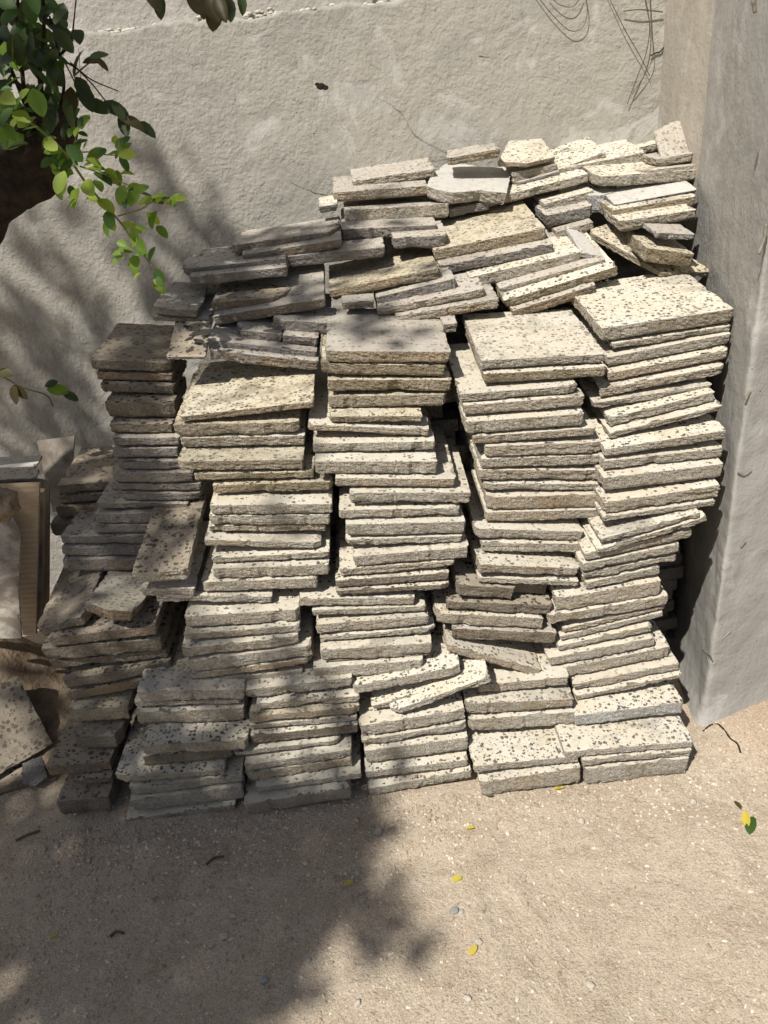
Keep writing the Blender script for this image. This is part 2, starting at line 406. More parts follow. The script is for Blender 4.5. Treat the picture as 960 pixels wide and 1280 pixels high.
# ------------------------------------------------------------------ tiles
ORD = ['topmost', 'second', 'third', 'fourth', 'fifth', 'sixth', 'seventh', 'eighth', 'ninth', 'tenth', 'eleventh', 'twelfth', 'thirteenth', 'fourteenth',
       'fifteenth', 'sixteenth', 'seventeenth', 'eighteenth', 'nineteenth', 'twentieth', 'twenty-first', 'twenty-second', 'twenty-third', 'twenty-fourth',
       'twenty-fifth', 'twenty-sixth', 'twenty-seventh', 'twenty-eighth', 'twenty-ninth', 'thirtieth', 'thirty-first', 'thirty-second', 'thirty-third', 'thirty-fourth']
SEED = [0]
def tilemesh(W, D, T, poly=None, rough=1.0):
    """slab in local coords x 0..W, y 0..D (away), z -T..0 with chipped, uneven sides"""
    SEED[0] += 1; sd = SEED[0]*13.7
    if poly is None:
        c = .0035
        poly = [(c/W, 0), (1-c/W, 0), (1, c/D), (1, 1-c/D), (1-c/W, 1), (c/W, 1), (0, 1-c/D), (0, c/D)]
        if random.random() < .30 * rough:      # a knocked-off front corner
            q = random.uniform(.02, .10); q2 = random.uniform(.02, .05)
            if random.random() < .5: poly = [(q, 0)]+poly[1:-1]+[(0, q2)]
            else: poly = poly[:1]+[(1-q, 0), (1, q2)]+poly[3:]
    P = [Vector((u*W, v*D, 0)) for u, v in poly]
    pts = []
    for a, b in zip(P, P[1:]+P[:1]):
        n = max(1, int((b-a).length/.005))
        for i in range(n): pts.append(a.lerp(b, i/n))
    n = len(pts); cen = sum(pts, Vector())/n
    nrm = []
    for i in range(n):
        t = (pts[(i+1) % n]-pts[i-1]).normalized(); nrm.append(Vector((t.y, -t.x, 0)))
    levels = [0, .05, .17, .30, .44, .58, .72, .86, 1]
    bm = bmesh.new(); rings = []
    prof = random.choice((0, 1, 2)); k = random.uniform(.5, 1.4)*rough
    for L in levels:
        ring = []
        for i, p in enumerate(pts):
            q = Vector((p.x, p.y, 0))
            edge = .0011*noise.noise(q*24+Vector((sd, 0, 0)))+.0011*noise.noise(q*90+Vector((sd, 0, 3)))
            ins = 0
            nt = noise.noise(q*21+Vector((sd, 31, 0)))
            if nt > .38: ins += (.003+.010*(nt-.38))*min(1, .35+L*1.2)*rough
            if L == 0:
                chip = noise.noise(q*38+Vector((0, sd, 0)))
                ins = .0003+max(0, chip-.12)*.022*rough
            base = noise.noise(q*13+Vector((sd, 5, L*1.6)))
            ins += abs(noise.noise(q*45+Vector((sd, 9, L*5))))*.0045*k*(.3+L)
            if L > 0: ins += .0022*noise.noise(q*120+Vector((sd, 2, L*9)))*rough + .0010*noise.noise(q*230+Vector((sd, 4, L*17)))
            if L > .3:
                ins += max(0, base+.12)*(.016 if prof == 1 else .008)*k*(L-.15)
            if L >= .86: ins += .0018
            if L == 1: ins += .0055
            z = -L*T
            if L >= .9: z += max(0, noise.noise(q*17+Vector((7, sd, 0))))*T*.25*k
            if L == 0: z -= max(0, noise.noise(q*38+Vector((0, sd, 0)))-.12)*.006
            ring.append(bm.verts.new(p+nrm[i]*(edge-ins)+Vector((0, 0, z))))
        rings.append(ring)
    for r0, r1 in zip(rings, rings[1:]):
        for i in range(n):
            f = bm.faces.new((r0[i], r1[i], r1[(i+1) % n], r0[(i+1) % n])); f.material_index = 1; f.smooth = False
    # top: inner ring then cap, so the chipped rim stays local
    inner = [bm.verts.new(cen+(p-cen)*.93) for p in pts]
    for i in range(n):
        f = bm.faces.new((inner[i], rings[0][i], rings[0][(i+1) % n], inner[(i+1) % n])); f.material_index = 0
    f = bm.faces.new(inner); f.material_index = 0
    f = bm.faces.new(rings[-1][::-1]); f.material_index = 1
    bm.normal_update()
    return bm
TILES = []
def put_tile(FL, X, Yd, W, D, T, label, group, mats=('top', 'side'), poly=None, name='terrazzo_tile', cat='floor tile', rough=1.0):
    X = X.normalized(); Yd = (Yd-X*Yd.dot(X)).normalized(); Z = X.cross(Yd)
    bm = tilemesh(W, D, T, poly, rough)
    off = Vector((-W/2, -D/2, T)); bmesh.ops.translate(bm, verts=bm.verts, vec=off)
    o = frombm(bm, name, [M[mats[0]], M[mats[1]]])
    mw = Matrix((X, Yd, Z)).transposed().to_4x4()
    mw.translation = FL - mw.to_3x3() @ off
    o.matrix_world = mw
    tag(o, label, cat, group); TILES.append(o)
    return o
TS = .29
def quad(FL, FR, BL, yl, yr=None, D=TS, t=.035, **k):
    """tile from the image corners of its top face: front-left, front-right, back-left"""
    a = at(*FL, yl); b = at(*FR, yl if yr is None else yr)
    d = ray(*BL).normalized(); oc = O-a
    bb = d.dot(oc); cc = oc.dot(oc)-D*D; disc = bb*bb-cc
    tt = -bb+math.sqrt(disc) if disc > 0 else -bb
    c = O+d*tt
    return put_tile(a, b-a, c-a, (b-a).length, D, t, k.pop('label'), k.pop('group'), **k)

def front_y(z): return 1.345+.235*z
def column(rows, label, group, dy=0.0, a0=0.0, a1=7.0, base='ground', mats=('topdust', 'side'), D=TS, topBL=None, yoff=0.0):
    """rows top -> bottom: (xl, yl, xr, yr, strip, {opts}); the front top edge of each tile in photo pixels"""
    rows = [(*r, {}) if len(r) == 5 else r for r in rows]
    n = len(rows); B = rows[::-1]
    # horizontal offset implied by the strips of top face that show
    cum = [0.0]; 
    for r in B[:-1]:
        py = (r[1]+r[3])/2; phi = R(PITCH)-math.atan((640-py)/F)
        d = 1.7+.1*(py-700)/300
        s = r[4]
        cum.append(cum[-1]+(s*d/(F*math.sin(phi+R(3))) if s > 0 else -.004))
    if n > 1:
        xs = list(range(n)); mx = sum(xs)/n; my = sum(cum)/n
        den = sum((x-mx)**2 for x in xs); sl = sum((x-mx)*(c-my) for x, c in zip(xs, cum))/den
        dev = [max(-.045, min(.045, c-my-sl*(x-mx))) for x, c in zip(xs, cum)]
    else: dev = [0]
    prev = None; out = []
    for i, (r, dv) in enumerate(zip(B, dev)):
        xl, yl, xr, yr, s, o = r
        e = o.get('dy', 0)
        def solve(px, py):
            y = 1.5
            for _ in range(12): y = front_y(atY(px, py, y).z)+dy+dv+e
            return atY(px, py, y)
        a, b = solve(xl, yl), solve(xr, yr)
        ym = (a.y+b.y)/2+o.get('yaw', random.uniform(-.006, .006)); a2 = atY(xl, yl, ym-o.get('tw', 0)); b2 = atY(xr, yr, ym+o.get('tw', 0)); a, b = a2, b2
        al = R(a0+(a1-a0)*(i/max(1, n-1)))
        X = (b-a).normalized(); Yd = Vector((0, math.cos(al), math.sin(al))); Yd = (Yd-X*Yd.dot(X)).normalized(); N = X.cross(Yd)
        if prev is None:
            t = min(a.z, b.z)-.0 if base == 'ground' else o.get('t', .034)
            t = max(.02, min(.06, t+.006))
        else:
            pa, pN = prev
            def zp(p): return pa.z-((p.x-pa.x)*pN.x+(p.y-pa.y)*pN.y)/pN.z
            t = min(a.z-zp(a), b.z-zp(b))-random.choice((.0016, .0022, .0034, .005))
            t0 = t
            t = max(.017, min(.048, t))
            if 't' in o: t = o['t']
            out.append(round(t0*1000))
        W = (b-a).length
        j = n-1-i
        lb = o.get('label') or f"{o.get('look', 'worn tile')}, {ORD[j] if j else 'topmost'}{' from top' if j else ''} {label}"
        put_tile(a, X, Yd, W, o.get('D', D if W > .2 else max(W*1.0, .16)), t, lb, group, mats=o.get('mats', ('top', 'side') if (o.get('look') and mats[0] == 'topdust') else mats), poly=o.get('poly'))
        prev = (a, N)
    print(label, out)

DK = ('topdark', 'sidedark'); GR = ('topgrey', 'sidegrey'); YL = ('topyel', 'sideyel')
E_ = [(752, 411, 918, 386, 60, {'look': 'clean cream speckled tile lying whole'}), (765, 430, 914, 407, 0, {'look': 'shaded terrazzo tile'}), (758, 447, 914, 417, 2), (760, 467, 913, 437, 4), (751, 487, 907, 457, 2),
      (742, 504, 891, 481, 1), (761, 523, 894, 490, 6, {'look': 'skewed light terrazzo tile'}), (762, 542, 904, 507, 3), (756, 562, 909, 538, 8, {'look': 'rough terrazzo tile with a speckled lip'}), (754, 577, 905, 560, 1),
      (754, 598, 905, 580, 5), (755, 629, 901, 607, 5), (754, 647, 895, 626, 1), (750, 674, 876, 641, 6, {'look': 'crooked tile sloping up right'}), (746, 688, 884, 646, 0),
      (731, 693, 865, 662, 0), (727, 706, 850, 680, 0), (729, 717, 846, 694, 0), (731, 729, 825, 709, 0), (695, 749, 827, 726, 1, {'look': 'long sunlit tile'}),
      (685, 771, 836, 745, 0), (704, 786, 833, 757, 0), (700, 796, 829, 765, 1), (697, 808, 815, 782, 1), (685, 823, 819, 797, 4),
      (705, 835, 838, 808, 3, {'look': 'pitted terrazzo tile'}), (716, 856, 849, 829, 7), (719, 871, 853, 843, 2), (718, 895, 855, 878, 16, {'look': 'wide white-edged tile', 'mats': ('top', 'sidewhite')}), (706, 940, 868, 927, 34, {'look': 'broad cream slab with flaky white edge', 'mats': ('top', 'sidewhite'), 'dy': -.015}),
      (728, 951, 866, 938, 0), (732, 962, 862, 948, 0, {'dy': .01})]
column(E_, 'in the stack beside the pillar', 'tiles stacked beside the concrete pillar', a1=8)
D_ = [(601, 451, 756, 443, 55, {'look': 'cream tile with a wholly visible speckled face'}), (605, 468, 758, 459, 2, {'look': 'yellow-edged tile', 'mats': ('top', 'sideyel')}), (575, 493, 722, 482, 3), (579, 507, 731, 495, 1), (582, 528, 731, 517, 2),
      (591, 546, 745, 535, 1), (607, 558, 755, 553, 0), (601, 574, 752, 569, 0), (599, 588, 751, 588, 1), (605, 605, 751, 605, 0), (609, 622, 754, 618, 3), (607, 641, 752, 637, 1),
      (594, 661, 730, 665, 3), (602, 679, 731, 680, 1), (600, 706, 727, 711, 12, {'look': 'thick tile with speckled lip', 'tw': .008}), (598, 722, 724, 727, 0),
      (572, 731, 690, 742, 1, {'look': 'crumbling dirt-caked tile', 'mats': DK, 'poly': [(.03, 0), (.6, .02), (.66, .12), (1, .14), (1, 1), (0, 1), (0, .05)]}), (559, 752, 691, 757, 0, {'mats': DK}), (545, 767, 680, 773, 4, {'look': 'round-cornered tile', 'poly': [(.06, 0), (1, 0), (1, 1), (0, 1), (0, .1), (.02, .03)]}),
      (566, 786, 697, 792, 0, {'look': 'shaded brown tile', 'mats': ('topgrey', 'sidedark')}), (559, 806, 677, 838, 4, {'look': 'fallen-forward tile sloping down right', 't': .024, 'tw': .0, 'mats': ('top', 'side')}),
      (598, 857, 712, 846, 5), (582, 880, 718, 874, 14, {'look': 'thick tile with a broad visible face'}), (585, 900, 720, 890, 0), (591, 958, 725, 945, 46, {'look': 'dusty tile with its face exposed'}), (599, 979, 726, 959, 4)]
column(D_, 'in the pillar-side stack\'s left neighbour', 'tiles in the second stack from the pillar', a1=8)
C_ = [(407, 439, 564, 440, 35, {'look': 'grey-topped tile with yellow edge', 'mats': ('topgrey', 'sideyel')}), (401, 455, 557, 457, 0, {'mats': YL}), (409, 475, 565, 475, 1, {'mats': YL}), (410, 496, 559, 493, 0, {'mats': YL}),
      (412, 521, 528, 520, 6, {'look': 'short broken tile with crumbly lit face', 'mats': YL}), (385, 531, 537, 537, 3), (391, 555, 544, 552, 3), (393, 577, 547, 577, 8), (419, 598, 571, 599, 2), (437, 616, 589, 616, 2), (424, 638, 575, 635, 2),
      (432, 656, 582, 652, 2), (432, 675, 578, 670, 0), (441, 696, 587, 684, 4), (424, 712, 569, 701, 1), (419, 726, 562, 716, 1, {'mats': ('top', 'sidedark')}), (420, 739, 562, 730, 1, {'mats': ('top', 'sidedark')}), (374, 749, 519, 747, 3), (390, 763, 532, 758, 0), (395, 781, 536, 770, 5),
      (400, 797, 544, 785, 2), (400, 813, 540, 804, 5), (391, 836, 529, 825, 6)]
column(C_, 'in the middle stack', 'tiles in the middle stack', a1=7, base='none')
B_ = [(225, 521, 392, 502, 55, {'look': 'large sunlit stained tile', 'mats': YL}), (216, 531, 374, 528, 0, {'mats': YL}), (224, 548, 381, 545, 2), (221, 577, 379, 575, 11, {'look': 'pitted tile half in sun', 'mats': YL}), (242, 593, 392, 590, 1, {'mats': YL}), (265, 607, 416, 602, 2, {'mats': YL}),
      (262, 632, 415, 630, 10), (261, 645, 412, 644, 0), (260, 658, 407, 656, 0), (255, 675, 401, 679, 8), (264, 698, 412, 690, 6), (265, 711, 411, 706, 3), (251, 728, 396, 723, 5),
      (195, 745, 340, 746, 2, {'look': 'left-shifted tile with rounded edge'}), (230, 771, 374, 762, 10), (229, 793, 374, 782, 5), (226, 811, 372, 796, 4), (234, 828, 388, 807, 2), (236, 843, 391, 823, 0), (220, 851, 378, 839, 2)]
column(B_, 'in the stack left of the middle one', 'tiles in the yellow-topped stack', a1=8, base='none')
G_ = [(440, 858, 575, 833, 8, {'look': 'round-edged tile sloping up right', 't': .032}), (464, 883, 596, 846, 3, {'look': 'thin tilted tile', 't': .02}), (488, 890, 612, 846, 2, {'look': 'steeply tilted tile in front', 't': .022, 'dy': -.03}),
      (449, 908, 581, 887, 8), (451, 926, 583, 904, 0), (455, 939, 585, 922, 5), (456, 965, 585, 950, 3), (460, 986, 589, 963, 5)]
column(G_, 'in the low stack below the middle', 'low ground stack below the middle stack', a1=2)
H_ = [(305, 863, 440, 847, 0), (320, 880, 449, 870, 6, {'look': 'pock-marked tile'}), (311, 896, 449, 884, 3, {'look': 'orange-stained tile', 'mats': YL}), (311, 907, 446, 896, 0), (311, 920, 447, 906, 2, {'mats': ('top', 'sidedark')}),
      (292, 940, 426, 925, 6), (305, 957, 439, 937, 4), (306, 967, 439, 948, 0), (319, 985, 451, 967, 8, {'look': 'wide tile with dusty face'}), (304, 1006, 437, 985, 6)]
column(H_, 'in the low stack second from left', 'low ground stack left of the middle', a1=2)
I_ = [(170, 865, 305, 862, 2, {'look': 'tile with a pale crumbly lip'}), (167, 877, 302, 875, 0), (169, 891, 305, 885, 5), (176, 932, 309, 925, 22, {'look': 'tile with broad face showing'}), (177, 946, 289, 936, 0, {'mats': ('top', 'sidedark')}),
      (142, 972, 280, 962, 14, {'look': 'left-shifted speckled tile'}), (160, 987, 302, 968, 2), (161, 1001, 302, 983, 3), (156, 1025, 294, 1006, 7)]
column(I_, 'in the shaded front low stack', 'shaded low stack at the front left', a1=2)
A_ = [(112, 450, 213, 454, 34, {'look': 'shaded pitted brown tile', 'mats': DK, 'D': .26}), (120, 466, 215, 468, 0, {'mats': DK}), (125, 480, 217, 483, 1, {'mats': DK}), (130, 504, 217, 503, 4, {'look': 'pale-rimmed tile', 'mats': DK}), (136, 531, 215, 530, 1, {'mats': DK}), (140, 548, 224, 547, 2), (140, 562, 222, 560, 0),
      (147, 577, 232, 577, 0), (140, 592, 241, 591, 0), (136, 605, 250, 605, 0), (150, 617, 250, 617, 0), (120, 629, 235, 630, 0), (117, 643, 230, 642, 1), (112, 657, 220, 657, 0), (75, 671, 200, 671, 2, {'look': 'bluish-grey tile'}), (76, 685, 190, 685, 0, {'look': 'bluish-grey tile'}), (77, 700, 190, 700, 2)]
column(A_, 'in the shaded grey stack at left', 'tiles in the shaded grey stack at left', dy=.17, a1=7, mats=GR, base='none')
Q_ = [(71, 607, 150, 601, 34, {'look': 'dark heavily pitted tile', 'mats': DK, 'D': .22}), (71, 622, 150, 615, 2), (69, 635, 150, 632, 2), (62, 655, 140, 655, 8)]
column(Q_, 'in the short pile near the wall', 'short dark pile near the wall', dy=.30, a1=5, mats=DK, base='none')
F_ = [(59, 798, 193, 782, 14, {'look': 'tile under the fallen slabs'}), (50, 811, 200, 799, 0), (61, 827, 208, 812, 0), (77, 851, 212, 827, 8), (81, 867, 214, 842, 3),
      (85, 887, 160, 883, 12, {'look': 'short tile with a yellow-green streak', 'mats': YL, 'D': .2}), (87, 922, 150, 920, 16, {'look': 'split rounded piece', 'D': .2, 'poly': [(.1, .02), (.9, 0), (1, .15), (1, 1), (0, 1), (-.08, .3)]}), (57, 958, 137, 953, 14, {'look': 'small pitted piece', 'D': .2}),
      (92, 975, 139, 972, 10, {'D': .2, 't': .02}), (70, 1002, 135, 997, 20, {'look': 'square pitted piece', 'D': .2})]
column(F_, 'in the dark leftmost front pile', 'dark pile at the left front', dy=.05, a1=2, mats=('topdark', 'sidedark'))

# tilted slabs resting on the left pile
GL = 'loose slabs on the left pile'
quad((164, 717), (234, 712), (192, 622), 1.45, 1.45, D=.30, t=.035, label='large heavily pitted slab tilted steeply with one dark side', group=GL, mats=('topdark', 'side'))
quad((176, 735), (243, 736), (203, 650), 1.475, 1.475, D=.29, t=.028, label='slab showing under the large tilted pitted slab', group=GL, mats=('top', 'side'))
quad((105, 756), (168, 765), (140, 706), 1.455, 1.455, D=.25, t=.028, label='chipped slab with broken lumps, half in sunlight', group=GL, mats=('top', 'sidedark'),
     poly=[(0, .05), (.5, -.04), (.95, 0), (1.05, .25), (1.1, .7), (1, 1), (0, 1)])
quad((42, 790), (104, 768), (80, 706), 1.50, 1.50, D=.27, t=.03, label='dark leaning pitted slab at the far left edge of the pile', group=GL, mats=DK, poly=[(.0, .1), (.1, 0), (.95, -.02), (1.05, .1), (1.05, 1), (0, 1)])

# ------------------------------------------------------------------ rear heap
def Y(py): 
    pts = [(150, 2.33), (190, 2.28), (250, 2.15), (300, 1.99), (350, 1.87), (400, 1.78), (450, 1.70)]
    for (a, ya), (b, yb) in zip(pts, pts[1:]):
        if py <= b: return ya+(yb-ya)*(py-a)/(b-a)
    return 1.70
GH = 'loose tiles heaped behind the stacks'
def rt(xl, yl, xr, yr, t, label, BL=None, D=.27, mats=('top', 'side'), poly=None, dy=0, name='terrazzo_tile', tilt=8, twist=0, rough=1.0, group=GH):
    y = Y((yl+yr)/2)+dy
    a = atY(xl, yl, y-twist); b = atY(xr, yr, y+twist)
    tt = t*(a-O).length/F
    if BL: return quad((xl, yl), (xr, yr), BL, y-twist, y+twist, D=D, t=tt, label=label, group=group, mats=mats, poly=poly, name=name, rough=rough)
    return put_tile(a, b-a, Vector((0, math.cos(R(tilt)), math.sin(R(tilt)))), (b-a).length, D, tt, label, group, mats=mats, poly=poly, name=name, rough=rough)
SL = ('topgrey', 'sidegrey')
rt(190, 384, 246, 388, 10, 'broken grey lump of tile at the heap\'s left end', (214, 352), D=.2, mats=SL, poly=[(0, .05), (.4, -.02), (1, 0), (1.05, .4), (.95, 1), (.15, 1), (0, .5)])
rt(208, 446, 257, 446, 5, 'flat purple-grey shard propped below the heap\'s left end', (194, 398), D=.16, mats=('topdark', 'sidegrey'), dy=-.02, rough=.6)
rt(190, 396, 262, 399, 6, 'thin dark tile under the broken lump at left', mats=SL, dy=.03)
rt(264, 379, 404, 366, 13, 'holed tile with a bite broken from its right front', (276, 344), D=.25, mats=('topdark', 'sidedark'),
   poly=[(0, 0), (.55, .0), (.66, .1), (.72, .35), (.85, .55), (1, .6), (1, 1), (.0, 1)])
rt(266, 396, 406, 373, 13, 'tile directly under the one with the bite', D=.26, mats=('topgrey', 'sidedark'), tilt=12, dy=-.005)
rt(289, 307, 424, 288, 12, 'long round-cornered grey slab near the wall', (315, 287), D=.18, mats=SL, poly=[(.0, .1), (.03, 0), (.9, 0), (1, .3), (1, 1), (.05, 1)])
rt(302, 319, 427, 299, 12, 'grey slab under the round-cornered grey slab', D=.24, mats=SL, dy=-.01)
rt(232, 336, 357, 323, 10, 'rounded grey tile above the speckled holed tile', (240, 313), D=.24, mats=SL, poly=[(.02, 0), (1, 0), (1, 1), (0, 1), (-.1, .5), (-.05, .1)])
rt(236, 346, 358, 334, 12, 'grey tile beneath the rounded one', D=.24, mats=SL, dy=-.01)
rt(359, 321, 481, 309, 13, 'grey tile left of the slot behind the yellow-brown slab', D=.24, mats=SL)
rt(427, 287, 546, 281, 13, 'grey-brown tile under the slab with ragged underside', D=.24, mats=SL)
rt(491, 298, 560, 294, 15, 'grey tile right of the dark slot', D=.24, mats=SL, dy=-.02)
rt(430, 263, 561, 255, 15, 'sun-flecked tile with a ragged underside', (435, 252), D=.2, mats=('topgrey', 'side'))
rt(398, 259, 422, 255, 8, 'small pale offcut beside the ragged tile', D=.12, mats=('topdust', 'sidegrey'))
rt(416, 241, 535, 232, 11, 'slim tile second from the heap\'s top at its left', D=.22, mats=('topgrey', 'side'))
rt(440, 227, 544, 211, 9, 'slim uppermost tile at the heap\'s left', D=.2, mats=('topgrey', 'side'), dy=.03)
rt(559, 198, 626, 186, 9, 'small brown tile piece perched on the white chunk', D=.12, mats=('topgrey', 'sideyel'), dy=-.06, poly=[(0, .1), (.05, 0), (1, 0), (1, .8), (.7, 1), (.1, .9)])
rt(534, 236, 637, 238, 14, 'white mortar-covered chunk with a jagged outline', (556, 206), D=.24, mats=('white', 'side'), dy=-.03, twist=0,
   poly=[(0, .1), (.12, -.03), (.3, -.12), (.62, -.02), (.95, -.1), (1.1, .5), (1.2, .95), (.8, .9), (.45, 1.08), (.3, .95), (.1, .55)])
rt(622, 202, 694, 196, 6, 'pointed pale slab tipped against the wall', (658, 169), D=.24, mats=('top', 'side'), dy=.0, rough=.5, poly=[(0, 0), (.47, -.13), (1, 0), (1.0, .75), (.88, 1.02), (.45, .8)])
rt(640, 216, 697, 205, 14, 'grey block under the pointed pale slab', D=.2, mats=('topgrey', 'side'), dy=.02)
rt(690, 214, 757, 190, 10, 'pale slab between the pointed slab and the big speckled one', (712, 172), D=.22, mats=('top', 'side'), dy=.02, poly=[(0, 0), (1, 0), (1, .9), (.8, 1), (.3, .9)])
rt(697, 212, 808, 190, 14, 'big white speckled slab at the heap\'s top right', (735, 177), D=.27, mats=('top', 'side'), dy=.0)
rt(828, 202, 874, 196, 6, 'broken speckled tile standing upright in the corner', (832, 158), D=.12, mats=('topgrey', 'side'), dy=-.10, poly=[(0, 0), (1, 0), (1.02, .85), (.9, 1.1), (.5, 1.05), (0, .85)])
rt(800, 214, 874, 206, 9, 'flat broken slab between the upright tile and the rounded-end tile', (806, 203), D=.16, mats=('top', 'side'), dy=-.12, poly=[(0, .2), (.1, 0), (1, 0), (1, 1), (.2, 1)])
rt(822, 200, 875, 190, 9, 'lumpy broken piece at the foot of the upright tile', (826, 190), D=.12, mats=('topgrey', 'side'), dy=-.13, poly=[(0, .1), (.2, 0), (.5, .06), (.8, 0), (1, .1), (1, 1), (0, 1)])
rt(747, 221, 873, 212, 12, 'tile with a rounded left end wedged against the pillar', D=.24, mats=('top', 'side'), dy=-0.110, poly=[(.04, 0), (1, 0), (1, 1), (0, 1), (0, .2)])
rt(768, 256, 872, 237, 5, 'flat light-grey slab under the dark gap beside the pillar', D=.26, mats=('white', 'sidegrey'), dy=-0.110, tilt=14)
rt(766, 263, 872, 245, 12, 'stained tile below the flat light-grey slab', D=.26, mats=('top', 'sideyel'), dy=-0.122)
rt(775, 277, 871, 262, 13, 'tile under the stained one beside the pillar', D=.26, mats=('top', 'side'), dy=-0.135)
rt(737, 245, 768, 240, 22, 'crumbly white lump in the middle of the heap', D=.1, mats=('white', 'sidewhite'), dy=-.04, poly=[(0, .1), (.4, -.1), (1, 0), (1.1, .6), (.6, 1), (-.1, .8)])
rt(591, 254, 736, 217, 10, 'long tile below the white chunk and pointed slab', D=.22, mats=('top', 'side'), dy=-.0)
rt(680, 255, 742, 238, 13, 'short tile below the long one', D=.24, mats=('top', 'side'), dy=-.01)
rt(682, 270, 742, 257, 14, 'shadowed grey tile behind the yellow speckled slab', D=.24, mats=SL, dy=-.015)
rt(542, 313, 682, 285, 15, 'mossy yellow speckled slab tilted forward mid-heap', (552, 269), D=.28, mats=YL, dy=-.02)
rt(549, 333, 692, 305, 14, 'grey tile sticking out under the mossy yellow slab', D=.26, mats=('topgrey', 'sidegrey'), tilt=14)
rt(587, 347, 730, 314, 16, 'speckled tile with a chipped left corner, under the grey one', (566, 312), D=.27, mats=('top', 'side'), dy=-.01)
rt(624, 361, 757, 324, 14, 'tile with a white broken right end', D=.27, mats=('topgrey', 'side'), dy=-.01, tilt=14)
rt(726, 316, 757, 322, 6, 'pale rough shard at the right of the speckled tiles', (722, 283), D=.2, mats=('white', 'sidewhite'), dy=-.04, poly=[(0, 0), (1, 0), (1.0, .3), (.2, 1), (-.1, .9)])
rt(630, 376, 772, 333, 13, 'tile next to the base of the right heap group', D=.27, mats=('top', 'sideyel'), dy=-.02, tilt=14)
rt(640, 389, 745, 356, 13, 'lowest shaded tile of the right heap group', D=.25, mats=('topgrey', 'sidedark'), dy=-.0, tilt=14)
rt(411, 364, 549, 335, 13, 'yellow-brown slab streaked with moss left of the mossy one', (419, 330), D=.27, mats=YL)
rt(470, 372, 569, 348, 17, 'smooth grey tile beneath the two mossy slabs', D=.26, mats=SL)
rt(471, 387, 606, 361, 12, 'pale grey-lilac tile under the smooth grey one', D=.26, mats=('topgrey', 'side'), dy=-.01)
rt(495, 396, 624, 373, 13, 'lowest tile behind the middle stack', D=.24, mats=('topgrey', 'side'), dy=-.01)
rt(427, 379, 468, 377, 9, 'short dark tile in the gap behind the middle stack', D=.2, mats=SL)
rt(734, 288, 828, 341, 8, 'rough yellow-brown slab slanting down to the pillar', (768, 271), D=.14, mats=('topyel', 'sideyel'), dy=-.0, twist=-.09, poly=[(.0, .1), (.05, 0), (1, 0), (1.25, .9), (1.2, 1), (.3, 1.02), (0, .9)])
rt(820, 291, 869, 293, 7, 'white-rimmed sliver of tile beside the pillar', D=.16, mats=('topgrey', 'sidewhite'), dy=-0.150)
rt(808, 310, 869, 318, 16, 'brown tile end under the white-rimmed sliver', D=.16, mats=('topyel', 'sideyel'), dy=-0.110)
rt(293, 412, 352, 418, 15, 'tapered grey tile end in the hollow under the bitten tile', D=.2, mats=SL, poly=[(.0, .2), (.15, 0), (1, 0), (1, 1), (-.05, 1)])
rt(341, 400, 412, 404, 16, 'purplish tile over the hollow behind the middle stack', D=.22, mats=SL)
rt(353, 419, 398, 423, 16, 'bluish tile end under the purplish one', D=.2, mats=SL)
rt(259, 425, 396, 440, 14, 'purplish-grey tile lying just behind the yellow-topped stack', D=.24, mats=SL)
rt(262, 438, 398, 452, 14, 'lowest grey tile behind the yellow-topped stack', D=.24, mats=SL, dy=-.0)
rt(553, 406, 572, 404, 12, 'little grey tile end between the middle and next stacks', D=.2, mats=SL, dy=-.02)
rt(735, 425, 764, 428, 12, 'speckled tile peeping out left of the topmost pillar-side tile', (706, 384), D=.27, mats=('top', 'side'), dy=-.03)

rt(646, 229, 700, 214, 9, 'narrow tile end between the white chunk and the long tile', D=.2, mats=SL, dy=.03)
rt(700, 236, 770, 226, 9, 'thin tile in the dark gap right of the long tile', D=.2, mats=('topgrey', 'side'), dy=.02)
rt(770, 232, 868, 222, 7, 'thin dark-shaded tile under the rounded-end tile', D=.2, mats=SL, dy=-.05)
rt(560, 262, 612, 252, 10, 'grey tile end behind the mossy yellow slab', D=.2, mats=SL, dy=.03)
rt(695, 290, 742, 277, 12, 'tile end left of the slanting rough slab', D=.2, mats=('topgrey', 'side'), dy=.02)
rt(764, 194, 824, 178, 8, 'pale thin tile behind the big white speckled slab', D=.16, mats=('topdust', 'side'), dy=.09)

# rubble that fills the heap between the stacks and the wall
def rubble():
    bm = bmesh.new(); rnd = random.Random(3)
    def hz(x, y):
        h = 1.06+.20*(x-.1)/.8
        if x < -.1: h = 1.00+.55*(x+.1)
        if x < -.55: h = .75+1.2*(x+.55)
        return max(.1, min(h-.09, 1.08)-(.10 if y < 2 else 0))
    for x in [i*.155-.95 for i in range(12)]:
        for y in (1.93, 2.2):
            z = 0; top = hz(x, y)
            while z < top:
                t = rnd.uniform(.03, .042)
                an = rnd.uniform(-.12, .12); mt = Matrix.Translation((x+rnd.uniform(-.02, .02), y+rnd.uniform(-.02, .02), z+t/2)) @ Matrix.Rotation(an, 4, 'Z') @ Matrix.Diagonal((.148, .25, t*.96, 1))
                bmesh.ops.create_cube(bm, size=1, matrix=mt); z += t
    bmesh.ops.bevel(bm, geom=bm.edges[:], offset=.002, segments=1)
    o = frombm(bm, 'tile_rubble', M['sidegrey'])
    tag(o, 'packed mass of broken tiles filling the heap behind the front stacks', 'rubble', kind='stuff')
rubble()

